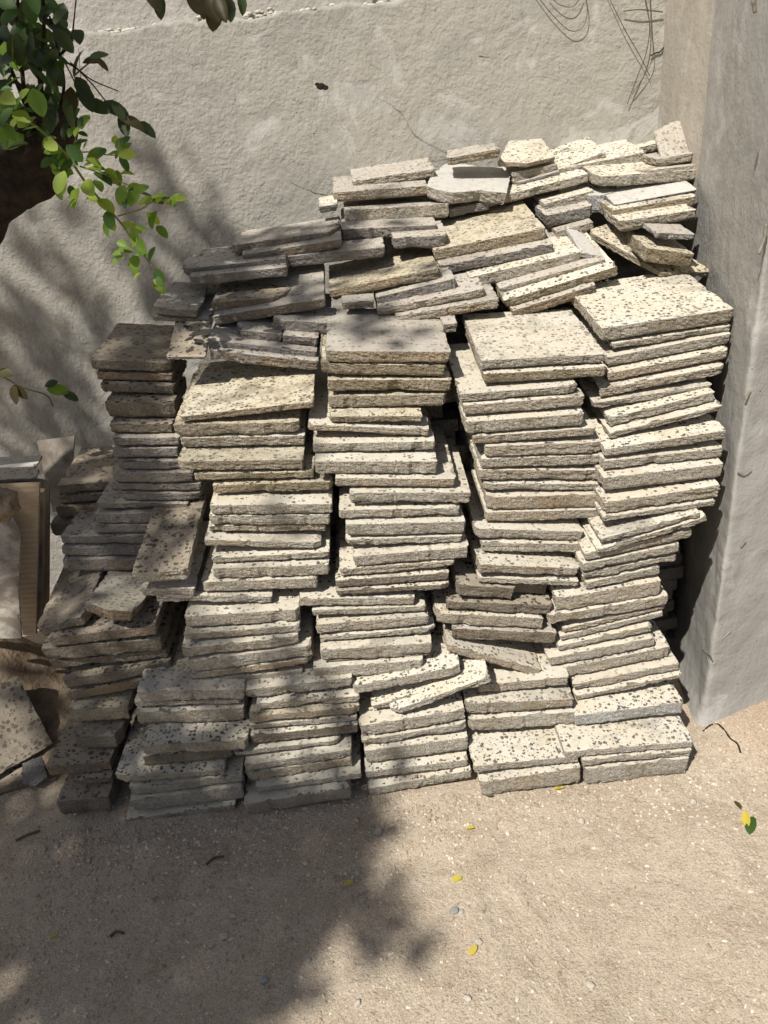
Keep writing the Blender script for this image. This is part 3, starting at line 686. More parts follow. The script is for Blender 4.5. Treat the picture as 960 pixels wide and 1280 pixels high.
# ------------------------------------------------------------------ things at the left edge
def slab_px(name, corners, y, th, mats, label, cat, group=None, dys=(0, 0, 0, 0), ribs=False):
    P = [atY(px, py, y+d) for (px, py), d in zip(corners, dys)]   # TL TR BR BL
    N = (P[1]-P[0]).cross(P[3]-P[0]).normalized()
    if N.y > 0: N = -N
    base = (P[2]+P[3])/2; bm = bmesh.new()
    nu = 4; nv = 60 if ribs else 6; g = []
    for j in range(nv+1):
        row = []
        for i in range(nu+1):
            u, v = i/nu, j/nv
            p = P[0].lerp(P[1], u).lerp(P[3].lerp(P[2], u), v)
            if ribs: p = p+N*(.0012 if j % 2 else -.0008)
            row.append(bm.verts.new(p-base))
        g.append(row)
    back = [[bm.verts.new(v.co-N*th) for v in row] for row in g]
    for j in range(nv):
        for i in range(nu):
            bm.faces.new((g[j][i], g[j+1][i], g[j+1][i+1], g[j][i+1])); bm.faces.new((back[j][i], back[j][i+1], back[j+1][i+1], back[j+1][i]))
    def rim(seq_a, seq_b):
        for k in range(len(seq_a)-1): f = bm.faces.new((seq_a[k], seq_a[k+1], seq_b[k+1], seq_b[k])); f.material_index = 1
    rim(g[0], back[0]); rim(g[-1][::-1], back[-1][::-1]); rim([r[0] for r in g][::-1], [r[0] for r in back][::-1]); rim([r[-1] for r in g], [r[-1] for r in back])
    bmesh.ops.recalc_face_normals(bm, faces=bm.faces)
    o = frombm(bm, name, [M[mats[0]], M[mats[1]]], loc=base); tag(o, label, cat, group); return o
GC = 'ceramic tiles leaning by the wall'
slab_px('ceramic_tile', [(46, 551), (93, 545), (86, 640), (66, 640)], 2.16, .008, ('ceramic', 'ceramic'), 'pale ceramic piece leaning on the wall behind the short pile', 'ceramic tile', GC, (.06, .06, 0, 0))
quad((-60, 800), (27, 798), (-62, 622), 1.53, 1.545, D=.335, t=.010, label='mottled grey ceramic sheet at the left edge, cut by the frame', group=GC, mats=('mottled', 'sidegrey'), name='ceramic_tile', cat='ceramic tile', rough=.6, poly=[(0, 0), (1, 0), (.96, .35), (1.0, .8), (.8, .97), (.45, .93), (.2, 1), (0, 1)])
def rock(px, py, y, r, mat, label, sc=(1, .8, .9)):
    p = atY(px, py, y); bm = bmesh.new(); bmesh.ops.create_icosphere(bm, subdivisions=4, radius=1)
    for v in bm.verts:
        c = v.co.copy(); k = 1+.38*noise.noise(c*1.4+Vector((px, 0, 0)))+.16*noise.noise(c*4+Vector((py, 0, 0)))+.06*noise.noise(c*11)
        v.co = Vector((c.x*k*r*sc[0], c.y*k*r*sc[1], c.z*k*r*sc[2]))
    o = frombm(bm, 'rock', M[mat], None, True, p); tag(o, label, 'rock'); return o
rock(-4, 632, 1.60, .045, 'soil', 'dark brown lump wedged on top of the mottled sheet')
slab_px('ceramic_tile', [(-30, 607), (49, 604), (45, 793), (-40, 800)], 1.675, .010, ('ceramicback', 'ceramicback'), 'upright brown ceramic tile with a ribbed back', 'ceramic tile', GC, (.05, .05, 0, 0), ribs=True)
slab_px('ceramic_tile', [(-40, 600), (55, 612), (52, 786), (-40, 800)], 1.71, .008, ('ceramic', 'ceramicback'), 'thin upright tile just behind the ribbed one', 'ceramic tile', GC, (.09, .05, 0, 0))
slab_px('ceramic_tile', [(-40, 590), (61, 600), (60, 770), (-40, 800)], 1.76, .008, ('ceramicback', 'ceramicback'), 'rearmost of the upright brown tiles at the left edge', 'ceramic tile', GC, (.12, .08, 0, 0))
quad((-60, 602), (46, 598), (-70, 588), 1.76, 1.80, D=.10, t=.009, label='pale grey tile strip lying across the upright ones', group=GC, mats=('topgrey', 'sidegrey'), name='ceramic_tile', cat='ceramic tile', poly=[(0, 0), (1, 0), (.97, .7), (.8, 1), (0, 1)])
quad((-60, 588), (44, 584), (-66, 574), 1.86, 1.90, D=.12, t=.009, label='thin whitish tile edge behind the pale grey strip', group=GC, mats=('white', 'sidegrey'), name='ceramic_tile', cat='ceramic tile')

# earth mound
def mound():
    vs = []; n = 46
    for j in range(n+1):
        for i in range(n+1):
            x = -1.85+i*1.0/n; y = 1.45+j*.75/n
            d = math.hypot((x+1.30)/.34, (y-1.83)/.24)
            h = .36*math.exp(-d**2*1.2)+.02*noise.noise(Vector((x*9, y*9, 1)))+.012*noise.noise(Vector((x*25, y*25, 1)))-.03
            vs.append((x, y, h))
    fs = [(j*(n+1)+i, j*(n+1)+i+1, (j+1)*(n+1)+i+1, (j+1)*(n+1)+i) for j in range(n) for i in range(n)]
    me = bpy.data.meshes.new('soil_mound'); me.from_pydata(vs, [], fs)
    for p in me.polygons: p.use_smooth = True
    tag(link('soil_mound', me, M['soil']), 'mound of brown soil at the left edge', kind='structure')
mound()
GLL = 'slabs leaning at the left edge of the ground'
quad((-30, 985), (66, 930), (-20, 870), ('z', .05), ('z', .05), D=.22, t=.035, label='dark pitted slab leaning at the far left, cut by the frame', group=GLL, mats=DK)
quad((-40, 996), (40, 972), (-30, 945), ('z', .03), ('z', .03), D=.16, t=.028, label='flat slab on the ground beneath the leaning dark one', group=GLL, mats=DK)
quad((28, 988), (60, 978), (38, 950), ('z', .022), ('z', .022), D=.08, t=.02, label='bluish-grey fragment on the ground at the left edge', group=GLL, mats=('sidegrey', 'sidedark'), poly=[(0, .2), (.5, 0), (1, .2), (.9, 1), (.1, .9)])

# ------------------------------------------------------------------ tree
def leaf(bm, c, d, n, L, Wd, mi=0):
    d = d.normalized(); s = d.cross(n).normalized(); n = s.cross(d)
    prof = [(0, .04), (.14, .55), (.34, .95), (.58, 1), (.8, .76), (.93, .42), (1, .05)]
    mid = []; lf = []; rg = []; curl = random.uniform(.0, .32); fold = random.uniform(.05, .3)
    for t, wq in prof:
        cv = -curl*L*(t**2)
        m0 = c+d*(L*t)+n*cv
        mid.append(bm.verts.new(m0)); lf.append(bm.verts.new(m0+s*(Wd*.5*wq)+n*(fold*Wd*wq))); rg.append(bm.verts.new(m0-s*(Wd*.5*wq)+n*(fold*Wd*wq)))
    for i in range(len(prof)-1):
        for q in ((mid[i], mid[i+1], lf[i+1], lf[i]), (mid[i], rg[i], rg[i+1], mid[i+1])):
            f = bm.faces.new(q); f.material_index = mi; f.smooth = True
def rv(rnd, s=1): return Vector((rnd.gauss(0, s), rnd.gauss(0, s), rnd.gauss(0, s)))
def smoothline(P, k=6):
    out = []
    for i in range(len(P)-1):
        p0, p1, p2, p3 = P[max(i-1, 0)], P[i], P[i+1], P[min(i+2, len(P)-1)]
        for j in range(k):
            t = j/k; out.append(.5*((2*p1)+(p2-p0)*t+(2*p0-5*p1+4*p2-p3)*t*t+(3*p1-p0-3*p2+p3)*t**3))
    out.append(P[-1]); return out
tree = empty('tree', (-2.0, 1.25, 0)); tr0 = Vector((-2.0, 1.25, 0))
tag(tree, 'leafy tree reaching in from the left with a thick dark limb', 'tree')
rnd = random.Random(5)
KT = 1.37
def pxl(lst): return [atY(px, py, y*KT) for px, py, y in lst]
limb = [Vector((-2.0, 1.25, -.05)), Vector((-1.98, 1.35, .5)), Vector((-1.75, 1.6, .9))]+pxl([(-130, 330, 1.32), (-40, 262, 1.32), (25, 205, 1.32), (62, 165, 1.34), (88, 140, 1.36)])
L = smoothline(limb, 8); rr = []
for i in range(len(L)):
    t = i/(len(L)-1); rr.append(.12*(1-t)+.058*t if t < .86 else .066*(1-(t-.86)/.14*.66))
bm = bmesh.new(); tube(bm, [p-tr0 for p in L], rr, 18, .38, 2)
frombm(bm, 'trunk', M['bark'], tree, True)
bm = bmesh.new()
up = pxl([(-110, 320, 1.34), (-60, 180, 1.34), (-14, 70, 1.34), (-8, -40, 1.34), (-30, -160, 1.34), (-120, -400, 1.3)])
tube(bm, [p-tr0 for p in smoothline(up, 8)], [.026-.0002*i for i in range(41)], 12, .3, 4)
for P, r in (([(62, 165, 1.34), (50, 100, 1.3), (55, 40, 1.28), (52, -30, 1.25)], .006), ([(45, 190, 1.32), (30, 110, 1.3), (25, 40, 1.3), (20, -30, 1.25)], .005),
             ([(70, 160, 1.34), (80, 110, 1.33), (72, 60, 1.3), (62, 20, 1.3)], .004), ([(88, 65, 1.3), (92, 30, 1.28), (97, -20, 1.25)], .0022), ([(58, 62, 1.3), (74, 68, 1.3), (86, 58, 1.3)], .004),
             ([(62, 66, 1.3), (95, 85, 1.32), (115, 100, 1.33), (148, 114, 1.34)], .0022), ([(0, 108, 1.25), (18, 102, 1.25), (40, 120, 1.28)], .005),
             ([(-20, 60, 1.3), (10, 80, 1.3), (30, 130, 1.3)], .006)):
    pl = smoothline(pxl(P), 6); tube(bm, [p-tr0 for p in pl], [r*1.0*(1-.5*i/len(pl)) for i in range(len(pl))], 6, .2)
frombm(bm, 'dark_branches', M['bark'], tree, True)
bm = bmesh.new(); lb = bmesh.new()
TW = [([(15, 140, 1.22), (45, 158, 1.2), (80, 190, 1.18), (110, 232, 1.18), (148, 275, 1.18), (165, 300, 1.18)], .0034, 0),
      ([(165, 298, 1.18), (188, 330, 1.18), (206, 358, 1.18)], .0016, 0), ([(85, 192, 1.18), (110, 190, 1.18), (130, 193, 1.18), (160, 196, 1.18)], .0016, 0),
      ([(148, 270, 1.18), (175, 262, 1.18), (192, 252, 1.18), (226, 249, 1.18)], .0018, 0), ([(100, 208, 1.18), (130, 218, 1.18), (168, 235, 1.18)], .0018, 0),
      ([(165, 300, 1.18), (160, 318, 1.18)], .0014, 0), ([(70, 182, 1.2), (88, 190, 1.18), (100, 150, 1.18)], .0016, 0)]
for P, r, _ in TW:
    pl = smoothline(pxl(P), 6); tube(bm, [p-tr0 for p in pl], [r*1.0*(1-.5*i/len(pl)) for i in range(len(pl))], 6, .1)
frombm(bm, 'green_twigs', M['twig'], tree, True)
bm = bmesh.new()
for P in ([(88, 78, 1.34), (115, 105, 1.34), (140, 135, 1.34), (165, 150, 1.34), (192, 165, 1.34)], [(78, 72, 1.32), (92, 100, 1.32), (104, 130, 1.33)], [(92, 95, 1.3), (118, 75, 1.3), (128, 85, 1.3)]):
    pl = smoothline(pxl(P), 6); tube(bm, [p-tr0 for p in pl], [.0018*(1-.5*i/len(pl)) for i in range(len(pl))], 6, .1)
frombm(bm, 'brown_twigs', M['drytwig'], tree, True)
SC = 1.32/F
def lf(px, py, y, size, ang, mi, wr=.62, jit=.35, face=None):
    """ang: direction in the image, degrees, 0 right, 90 down"""
    y *= KT; c = atY(px, py, y); a = R(ang); d = (RT*math.cos(a)-UP*math.sin(a)+FW*rnd.uniform(-jit, jit)).normalized()
    n = (face or (-FW*.75+Vector((0, 0, 1))*.6+rv(rnd, .28))).normalized()
    Lm = size*SC*(y/1.18); leaf(lb, c-d*Lm*.5-tr0, d, n, Lm, Lm*wr, mi)
lit = [(8, 123, 26, 200), (9, 146, 28, 120), (4, 166, 20, 90), (46, 128, 28, 60), (30, 118, 18, 300), (62, 182, 24, 30), (76, 199, 28, 80), (93, 190, 24, 45), (102, 178, 20, -20), (119, 194, 26, -10), (76, 227, 28, 120),
       (93, 248, 30, 105), (112, 235, 26, 70), (127, 222, 24, 40), (140, 220, 22, 60), (152, 243, 26, 100), (169, 248, 24, 95), (176, 236, 22, -60), (131, 258, 24, 50), (136, 274, 24, 80), (164, 284, 24, 20), (168, 298, 18, 90),
       (191, 273, 24, 100), (199, 246, 20, -10), (222, 249, 22, -8), (213, 252, 18, 10), (180, 308, 24, 70), (171, 330, 26, 90), (154, 305, 16, 200), (148, 322, 14, 190), (199, 346, 22, 60), (200, 352, 16, 75), (150, 181, 20, -80), (158, 194, 20, 0), (143, 193, 18, -10), (98, 160, 22, -70), (106, 154, 16, -60),
       (66, 188, 24, 170), (38, 160, 22, 160), (28, 146, 22, 200), (72, 208, 18, 140), (118, 212, 22, 10), (83, 215, 20, 200)]
for px, py, s, a in lit: lf(px+rnd.uniform(-1.5, 1.5), py, 1.17+rnd.uniform(-.02, .02), s*rnd.uniform(.72, .95), a+rnd.uniform(-14, 14), rnd.choice((0, 0, 0, 3, 4, 4)), .66)
for px, py, s, a in lit:
    for q_ in range(2):
        if rnd.random() < .85: lf(px+rnd.gauss(0, 8), py+rnd.gauss(0, 9), 1.18+rnd.uniform(-.03, .03), rnd.uniform(10, 18), a+rnd.uniform(-70, 70), rnd.choice((0, 4, 3)), .6)
for px, py, s, a in [(88, 126, 28, 90), (95, 75, 28, 120), (70, 35, 30, 45), (75, 38, 26, 30), (107, 120, 30, 60), (121, 132, 26, 30), (143, 136, 28, 20), (156, 154, 26, 80), (148, 140, 20, 60), (165, 152, 24, 20), (180, 160, 26, 30), (104, 112, 26, 60), (122, 68, 18, -20), (126, 78, 16, 30), (113, 78, 18, 10),
                     (198, 4, 24, 80), (242, 4, 20, 60), (256, 6, 24, 100), (268, 14, 34, 95), (262, 6, 30, 60), (286, 10, 24, 80), (276, 10, 26, 70), (302, 4, 18, 80), (270, -2, 34, 20), (190, -6, 26, 60)]:
    lf(px, py, 1.3+rnd.uniform(-.03, .03), s*1.02, a, 1 if rnd.random() < .6 or px < 190 and py < 60 else 2, .5)
for i in range(135):
    py = rnd.uniform(-25, 165); px = rnd.gauss(36+(py*.13), 24)
    if px > 100: continue
    lf(px, py, 1.30+rnd.uniform(-.09, .09), rnd.uniform(14, 25), rnd.uniform(20, 160), 1 if rnd.random() < .7 else 3, .58, .8)
for i in range(30): lf(rnd.uniform(-40, 25), rnd.uniform(60, 200), 1.26+rnd.uniform(-.05, .05), rnd.uniform(18, 28), rnd.uniform(0, 180), rnd.choice((0, 1, 1)), .62, .8)
# low sprig at the left edge
bm = bmesh.new()
pl = smoothline(pxl([(-30, 455, 1.35), (2, 470, 1.35), (30, 485, 1.35), (58, 494, 1.35), (66, 508, 1.35)]), 6); tube(bm, [p-tr0 for p in pl], .0016, 6)
pl = smoothline(pxl([(-30, 455, 1.35), (-130, 420, 1.33), (-200, 380, 1.3)]), 6); tube(bm, [p-tr0 for p in pl], .003, 6)
frombm(bm, 'low_sprig', M['drytwig'], tree, True)
for px, py, s, a, mi in [(17, 493, 24, 110, 2), (26, 490, 20, 60, 2), (5, 466, 22, 10, 2), (72, 487, 24, 0, 0), (88, 495, 18, 20, 1), (64, 480, 16, -20, 1)]: lf(px, py, 1.35, s, a, mi, .6)
frombm(lb, 'foliage', [M['leaf'], M['leafdark'], M['leafbrown'], M['leafmid'], M['leaftip']], tree)

# crown out of the picture, overhead: branches and leaves between the sun and the shaded places
cb = bmesh.new(); cl = bmesh.new()
hub = Vector((-1.95, .55, 2.9))
tube(cb, [p-tr0 for p in smoothline([Vector((-1.95, 1.25, .45)), Vector((-2.05, 1.0, 1.6)), hub, Vector((-2.0, .2, 3.8)), Vector((-2.1, 0, 4.6))], 8)], [.09-.0022*i for i in range(33)], 10, .2)
G0 = ('z', 0)
SH = [ # px, py, surface, radius in photo px, leaf density
    (30, 440, 2.42, 62, 1.5), (90, 530, 2.42, 60, 1.7), (105, 400, 2.42, 34, 1.4), (50, 330, 2.42, 36, 1.3), (-20, 380, 2.42, 60, 1.6), (0, 560, 2.3, 60, 1.8), (165, 330, 2.42, 22, 1.2), (245, 290, 2.42, 52, 2.2), (222, 225, 2.42, 20, 1.2), (205, 340, 2.42, 40, 1.5), (60, 255, 2.42, 30, .8),
    (230, 385, 1.95, 52, 2.6), (310, 335, 2.05, 62, 2.6), (380, 300, 2.1, 48, 2.2), (350, 395, 1.9, 58, 2.6), (430, 325, 2.0, 40, 1.8), (300, 405, 2.0, 26, 2.4), (220, 430, 1.85, 40, 2.4), (390, 420, 1.9, 32, 2.4), (450, 285, 2.1, 34, 1.2), (500, 345, 1.95, 40, .9), (480, 235, 2.2, 30, .8), (470, 375, 1.85, 34, 1.8),
    (450, 418, 1.72, 34, 2.2), (500, 415, 1.72, 30, 1.5), (430, 470, 1.65, 24, .7), 
    (165, 435, 1.8, 50, 2.8), (165, 510, 1.8, 48, 2.8), (180, 595, 1.75, 40, 2.8), (110, 560, 1.85, 58, 2.6), (100, 640, 1.8, 56, 2.6), (150, 670, 1.7, 42, 2.6), (215, 655, 1.6, 34, 2.2), (80, 745, 1.55, 56, 2.4), (30, 700, 1.7, 60, 1.8), (120, 820, 1.45, 66, 2.5), (50, 870, 1.45, 66, 2.5), (150, 905, 1.38, 60, 2.5), (90, 965, 1.38, 66, 2.5), (10, 960, 1.4, 60, 2.5), (0, 800, 1.8, 60, 2.0), (-40, 700, 1.7, 60, 2.2), (20, 660, 1.7, 40, 1.4), (-50, 880, 1.45, 80, 2.4), (20, 920, 1.4, 60, 2.2),
    (300, 800, 1.42, 56, .5), (210, 800, 1.42, 30, 1.0), (230, 880, 1.38, 66, 1.5), (230, 965, 1.34, 72, 1.7), (370, 895, 1.38, 54, .9), (375, 960, 1.35, 54, 1.1), (450, 930, 1.35, 40, .6), (335, 590, 1.5, 26, .8), (370, 640, 1.5, 16, .9), (350, 545, 1.5, 22, 1.0), (300, 690, 1.48, 20, .4),
    (100, 1090, G0, 120, 3.0), (270, 1080, G0, 110, 3.0), (50, 1210, G0, 120, 3.0), (190, 1200, G0, 110, 3.0), (300, 1190, G0, 90, 3.0), (400, 1060, G0, 72, 3.0), (455, 1030, G0, 46, 3.0), (485, 1135, G0, 46, 3.0), (410, 1140, G0, 62, 3.0), (345, 1250, G0, 50, 1.6), (180, 1100, G0, 100, 1.4), (340, 1110, G0, 80, 1.6), (120, 1180, G0, 90, 1.2), (30, 1060, G0, 70, 1.6), (330, 1040, G0, 60, 1.6), (130, 1300, G0, 120, 3.0), (250, 1310, G0, 60, 1.3), (-80, 1100, G0, 120, 3.0), (160, 1020, G0, 70, 3.0), (310, 1010, G0, 60, 3.0)]
for px, py, sf, rpx, dens in SH:
    p0 = at(px, py, sf); rad = rpx*((p0-O).dot(FW))/F
    t = 3.6 if sf != G0 else 4.4
    c = p0+SUN*t
    if sf != G0 and dens >= 1.6: dens *= .80
    n = int(dens*math.pi*rad*rad/.0021)
    s1 = SUN.cross(Vector((0, 0, 1))).normalized(); s2 = SUN.cross(s1)
    q = c-SUN*.05; root = hub if t < 4 else Vector((-2.0, .15, 4.0))
    mid = root.lerp(q, .5)+Vector((0, 0, .06))
    if rnd.random() < .5: tube(cb, [p-tr0 for p in smoothline([root, mid, q], 5)], [.012-.0009*i for i in range(11)], 6)
    # the blob's shadow is an ellipse in the picture: foreshortened when it falls on flat ground
    for i in range(n):
        rr_ = rad*math.sqrt(rnd.random())*1.05; aa = rnd.uniform(0, 6.283)
        if sf == G0:
            o = Vector((rr_*math.cos(aa), rr_*math.sin(aa)*1.25, 0))
        else: o = s1*(rr_*math.cos(aa))+s2*(rr_*math.sin(aa))
        d = rv(rnd); d.z -= .4
        Lm = rnd.uniform(.055, .08)
        leaf(cl, c+o+SUN*rnd.uniform(-.25, .25)-tr0, d, (SUN+rv(rnd, .45)).normalized(), Lm, Lm*.62, 1 if rnd.random() < .5 else 0)
frombm(cb, 'crown_limbs', M['bark'], tree, True)
frombm(cl, 'crown', [M['leaf'], M['leafdark']], tree)

# ------------------------------------------------------------------ wires and twigs on the wall
def wire(name, pts, r, label, mat='wire', y=WY-.010, group=None, cat='wire'):
    P = smoothline([atY(px, py, y-.006*math.sin(3.1*k/(len(pts)-1))) for k, (px, py) in enumerate(pts)], 8); b = P[0].copy(); bm = bmesh.new()
    tube(bm, [p-b for p in P], [r*.8*(1+.35*noise.noise(p*40)) for p in P], 6); o = frombm(bm, name, M[mat], None, True, b); tag(o, label, cat, group); return o
GW = 'thin wires hanging on the wall'
wire('wire', [(668, -10), (690, 18), (712, 38), (728, 34), (734, 15), (731, -10)], .0013, 'long loop of thin wire hanging at the top of the wall', group=GW)
wire('wire', [(685, -6), (700, 6), (716, 8), (728, -6)], .0013, 'small inner wire loop at the top of the wall', group=GW)
wire('wire', [(758, -10), (780, 35), (800, 70), (812, 95)], .0013, 'wire running diagonally down towards the corner', group=GW)
wire('wire', [(805, -10), (812, 30), (808, 65), (797, 95), (784, 130)], .0015, 'longest wire bowed down beside the corner, ending lowest', group=GW)
wire('wire', [(812, -10), (814, 30), (816, 70), (805, 95), (790, 118)], .0012, 'wire bowed right next to the longest one', group=GW)
wire('twig', [(779, 14), (800, 12), (828, 15)], .002, 'short dry twig stuck level across the hanging wires', cat='twig')
# crack at the wall corner and crack in the ground by the pillar foot
bm = bmesh.new()
P = [atY(px, py, WY-.004) for px, py in ((813, 70), (820, 66), (826, 64), (831, 55), (833, 35), (835, 5))]; b = P[0].copy()
tube(bm, [p-wi for p in smoothline(P, 5)], [.0016+.0012*abs(noise.noise(Vector((i*.9, 0, 0)))) for i in range(26)], 5)
frombm(bm, 'crack', M['bark'], wall, True)
def crackline(pts, y, par, org, r=.0011, name='crack', mat='bark'):
    bm = bmesh.new(); P = smoothline([(atY(px, py, y) if not isinstance(y, tuple) else atY(px, py, y[k])) for k, (px, py) in enumerate(pts)], 6)
    P = [p-org+Vector((.002*noise.noise(p*60), 0, .004*noise.noise(p*50))) for p in P]
    tube(bm, P, [r*(.45+.9*abs(noise.noise(Vector((i*.7, r*900, pts[0][0]))))) for i in range(len(P))], 5); frombm(bm, name, M[mat], par)
M['scratch'] = plain('plaster_scratch', (.20, .18, .15), (.27, .25, .21), 60)
for pts in ([(230, 236), (262, 262), (300, 280), (348, 296)], [(362, 228), (392, 240), (420, 246)], [(548, 102), (556, 84), (562, 76)], [(598, 70), (612, 72)], [(330, 262), (322, 276)], [(98, 60), (100, 100), (97, 130)], [(640, 110), (668, 96), (700, 100)], [(470, 120), (500, 140), (520, 170), (560, 190)]):
    crackline(pts, WY-.001, wall, wi, .0011, 'plaster_crack', 'scratch')
def onpil(px, py, side):
    # hit the front or the side face of the pillar
    a_, b_ = (PC2, PD) if side == 'f' else (PB, PC1)
    n_ = (b_-a_).cross(Vector((0, 0, 1))).normalized(); d = ray(px, py); t = (a_-O).dot(n_)/d.dot(n_); return O+d*t
bm = bmesh.new()
for pts, sd_, r in (([(878, 812), (886, 818), (890, 822)], 's', .003), ([(902, 800), (908, 794), (914, 789)], 'f', .003), ([(926, 684), (932, 676)], 'f', .003), ([(922, 590), (930, 594), (940, 588)], 'f', .003), ([(948, 318), (955, 300), (958, 280)], 'f', .006), ([(938, 488), (932, 500)], 'f', .004), ([(944, 16), (942, 2), (944, -10)], 'f', .006), ([(885, 70), (878, 76), (872, 78)], 's', .0025)):
    P = smoothline([onpil(px, py, sd_)-pi_ for px, py in pts], 5)
    tube(bm, P, [r*(.5+.9*abs(noise.noise(Vector((i*.9, px, 0))))) for i in range(len(P))], 6, .5)
frombm(bm, 'knocks_and_cracks', M['scratch'], pil, True)
def gz(px, py):
    p = atZ(px, py, 0)
    for _ in range(6): p = atZ(px, py, gh(p.x, p.y)-.004)
    return p
bm = bmesh.new()
P = [gz(px, py)+Vector((0, 0, -.001)) for px, py in ((879, 914), (887, 907), (897, 905), (906, 913), (913, 923), (922, 930), (926, 942))]
b = P[0].copy(); tube(bm, [p-b for p in smoothline(P, 5)], [.0028+.0022*noise.noise(Vector((i*.7, 3, 0))) for i in range(31)], 6)
o = frombm(bm, 'ground_crack', M['bark'], None, True, b); tag(o, 'dark crack in the earth at the foot of the pillar', kind='structure')

# ------------------------------------------------------------------ litter on the ground
def stone(px, py, r, mat, label, group='small stones lying on the dirt'):
    p = gz(px, py); bm = bmesh.new(); bmesh.ops.create_icosphere(bm, subdivisions=3, radius=1)
    sd = rnd.uniform(0, 90)
    for v in bm.verts:
        k = 1+.35*noise.noise(v.co*1.3+Vector((sd, 0, 0)))+.15*noise.noise(v.co*3.5+Vector((sd, 0, 0)))
        v.co = Vector((v.co.x*k*r*1.3, v.co.y*k*r, (v.co.z*k*.6+.35)*r))
    o = frombm(bm, 'stone', M[mat], None, True, p); o.rotation_euler.z = rnd.uniform(0, 3); tag(o, label, 'stone', group)
stone(568, 1139, .0075, 'bluestone', 'blue-grey pebble right of the soft shadow blob')
stone(577, 1140, .005, 'stone', 'tiny pebble touching the blue-grey one')
stone(280, 1171, .008, 'stone', 'flat pale pebble in the left shade')
stone(291, 1145, .007, 'stone', 'grey pebble just above the flat pale one')
stone(331, 1226, .0065, 'bluestone', 'round grey pebble near the bottom of the shade')
stone(386, 1200, .005, 'bluestone', 'small dark pebble at the shade edge')
stone(727, 1027, .007, 'stone', 'whitish stone on the sunlit dirt below the second stack')
stone(584, 1248, .006, 'stone', 'buff stone near the bottom edge of the photo')
stone(738, 1232, .007, 'stone', 'buff flake of stone at bottom right of centre')
stone(598, 1178, .007, 'stone', 'grey chip next to the yellow leaf')
stone(447, 1254, .006, 'stone', 'pale pebble low in the middle of the ground')
stone(866, 1003, .008, 'stone', 'sand-coloured stone below the pillar-side stack')
stone(473, 1040, .009, 'stone', 'white chip just below the low middle stack')
stone(873, 1030, .006, 'stone', 'small white chip right of the sand-coloured stone')
def gleaf(px, py, L, ang, mats, label, up_=.35, mi=0):
    p = gz(px, py); bm = bmesh.new(); a = R(ang)
    leaf(bm, Vector((-math.cos(a)*L/2, -math.sin(a)*L/2, .004)), Vector((math.cos(a), math.sin(a), up_*.4)), Vector((rnd.uniform(-up_, up_), rnd.uniform(-up_, up_), 1)), L, L*.5, 0)
    for v in bm.verts: v.co.z = max(v.co.z, .002)
    o = frombm(bm, 'fallen_leaf', M[mats], None, False, p); tag(o, label, 'leaf', 'fallen leaves on the dirt'); return o
gleaf(937, 1034, .05, 62, 'leafmid', 'large curled green and yellow leaf right of the stacks', .9)
gleaf(932, 1028, .04, 75, 'leafyellow', 'yellow half of leaf lying over the large green one', .8)
gleaf(588, 1037, .022, 0, 'leafyellow', 'small yellow leaf below the gap between low stacks')
gleaf(571, 1100, .026, 10, 'leafyellow', 'thin dull yellow leaf above the blue-grey pebble')
gleaf(591, 1190, .026, 40, 'leafyellow', 'bright yellow leaf beside a grey chip')
gleaf(68, 1171, .020, 30, 'leafyellow', 'yellow-green scrap of leaf in the left shade')
gleaf(436, 1106, .024, 15, 'leafyellow', 'brownish yellow leaf at the edge of the shade')
gleaf(700, 986, .030, 15, 'leafyellow', 'pale leaf scrap under the second stack')
gleaf(612, 996, .022, -20, 'leafdark', 'dark curled leaf under the second stack')
gleaf(922, 1008, .026, 100, 'leafbrown', 'brown dry leaf above the large green one')
for pts, lb_ in (([(258, 1082), (268, 1074), (280, 1072)], 'short dark stick lying in the shaded dirt'), ([(20, 1052), (35, 1045), (50, 1040)], 'dark twig at the left of the shaded dirt'), ([(138, 1172), (146, 1166), (155, 1168)], 'tiny stick in the middle of the left shade')):
    P = [gz(*q)+Vector((0, 0, .004)) for q in pts]; b = P[0].copy(); bm = bmesh.new(); tube(bm, [p-b for p in smoothline(P, 4)], .003, 6, .3)
    tag(frombm(bm, 'twig', M['drytwig'], None, True, b), lb_, 'twig', 'sticks on the dirt')
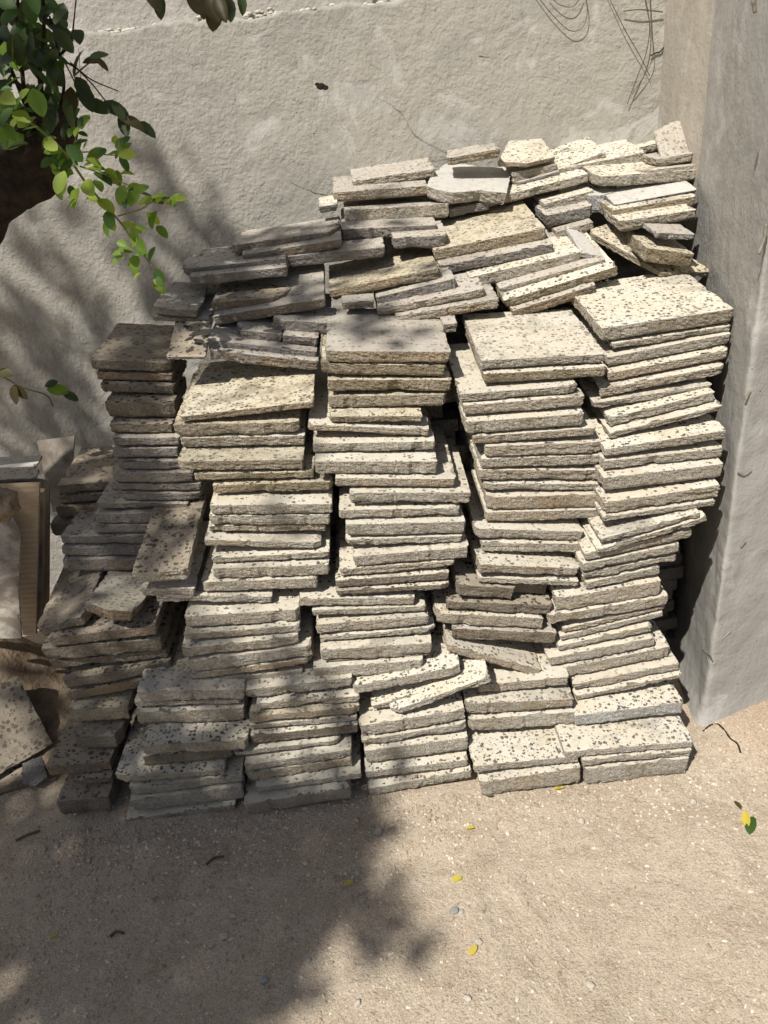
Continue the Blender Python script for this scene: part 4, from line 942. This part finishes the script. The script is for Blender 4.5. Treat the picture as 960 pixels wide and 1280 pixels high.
# gravel
def gravel(name, n, mat, rmin, rmax, label, seed, foot=False):
    q = random.Random(seed); bm = bmesh.new(); vs = []; fs = []
    ico = bmesh.new(); bmesh.ops.create_icosphere(ico, subdivisions=1, radius=1); base = [v.co.copy() for v in ico.verts]; bf = [[v.index for v in f.verts] for f in ico.faces]; ico.free()
    for i in range(n):
        if q.random() < .25: x, y = q.uniform(-.9, .95), q.gauss(1.27, .06)
        else: x, y = q.uniform(-1.25, 1.45), q.uniform(.55, 1.6)
        if foot:
            x, y = q.uniform(-.98, .90), 1.345-abs(q.gauss(0, .035))
            if q.random() < .3: x, y = q.gauss(.92, .10), q.gauss(1.36, .07)
        if y > 1.47: continue
        r = rmin+(rmax-rmin)*q.random()**3
        z = gh(x, y)-.004; k = len(vs); a = q.uniform(0, 6.28); ca, sa = math.cos(a), math.sin(a)
        e = (q.uniform(.8, 1.5), q.uniform(.6, 1), q.uniform(.4, .8))
        for c in base:
            c = c*(1+q.uniform(-.2, .2)); X, Yy = c.x*e[0]*r, c.y*e[1]*r
            vs.append((x+X*ca-Yy*sa, y+X*sa+Yy*ca, z+(c.z*e[2]+.2)*r))
        fs += [[k+j for j in f] for f in bf]
    me = bpy.data.meshes.new(name); me.from_pydata(vs, [], fs)
    tag(link(name, me, M[mat]), label, 'gravel', kind='stuff')
M['grit1'] = plain('pale_grit', (.50, .44, .35), (.66, .60, .50), 20)
M['grit2'] = plain('brown_grit', (.30, .23, .165), (.44, .35, .26), 20)
M['grit3'] = plain('tile_grit', (.34, .285, .22), (.50, .44, .36), 40)
gravel('pale_gravel', 5200, 'grit1', .0009, .0052, 'pale chips of grit strewn over the dirt', 1)
gravel('brown_gravel', 11000, 'grit2', .0010, .0050, 'brown crumbs of earth strewn over the dirt', 2)
gravel('tile_crumbs', 800, 'grit3', .0012, .0075, 'crumbs of broken tile lying along the foot of the stacks', 9, True)
print('tiles', len(TILES))
for o in bpy.data.objects:
    if len(o.get('label', '').split()) > 16: print('LONG', o['label'])
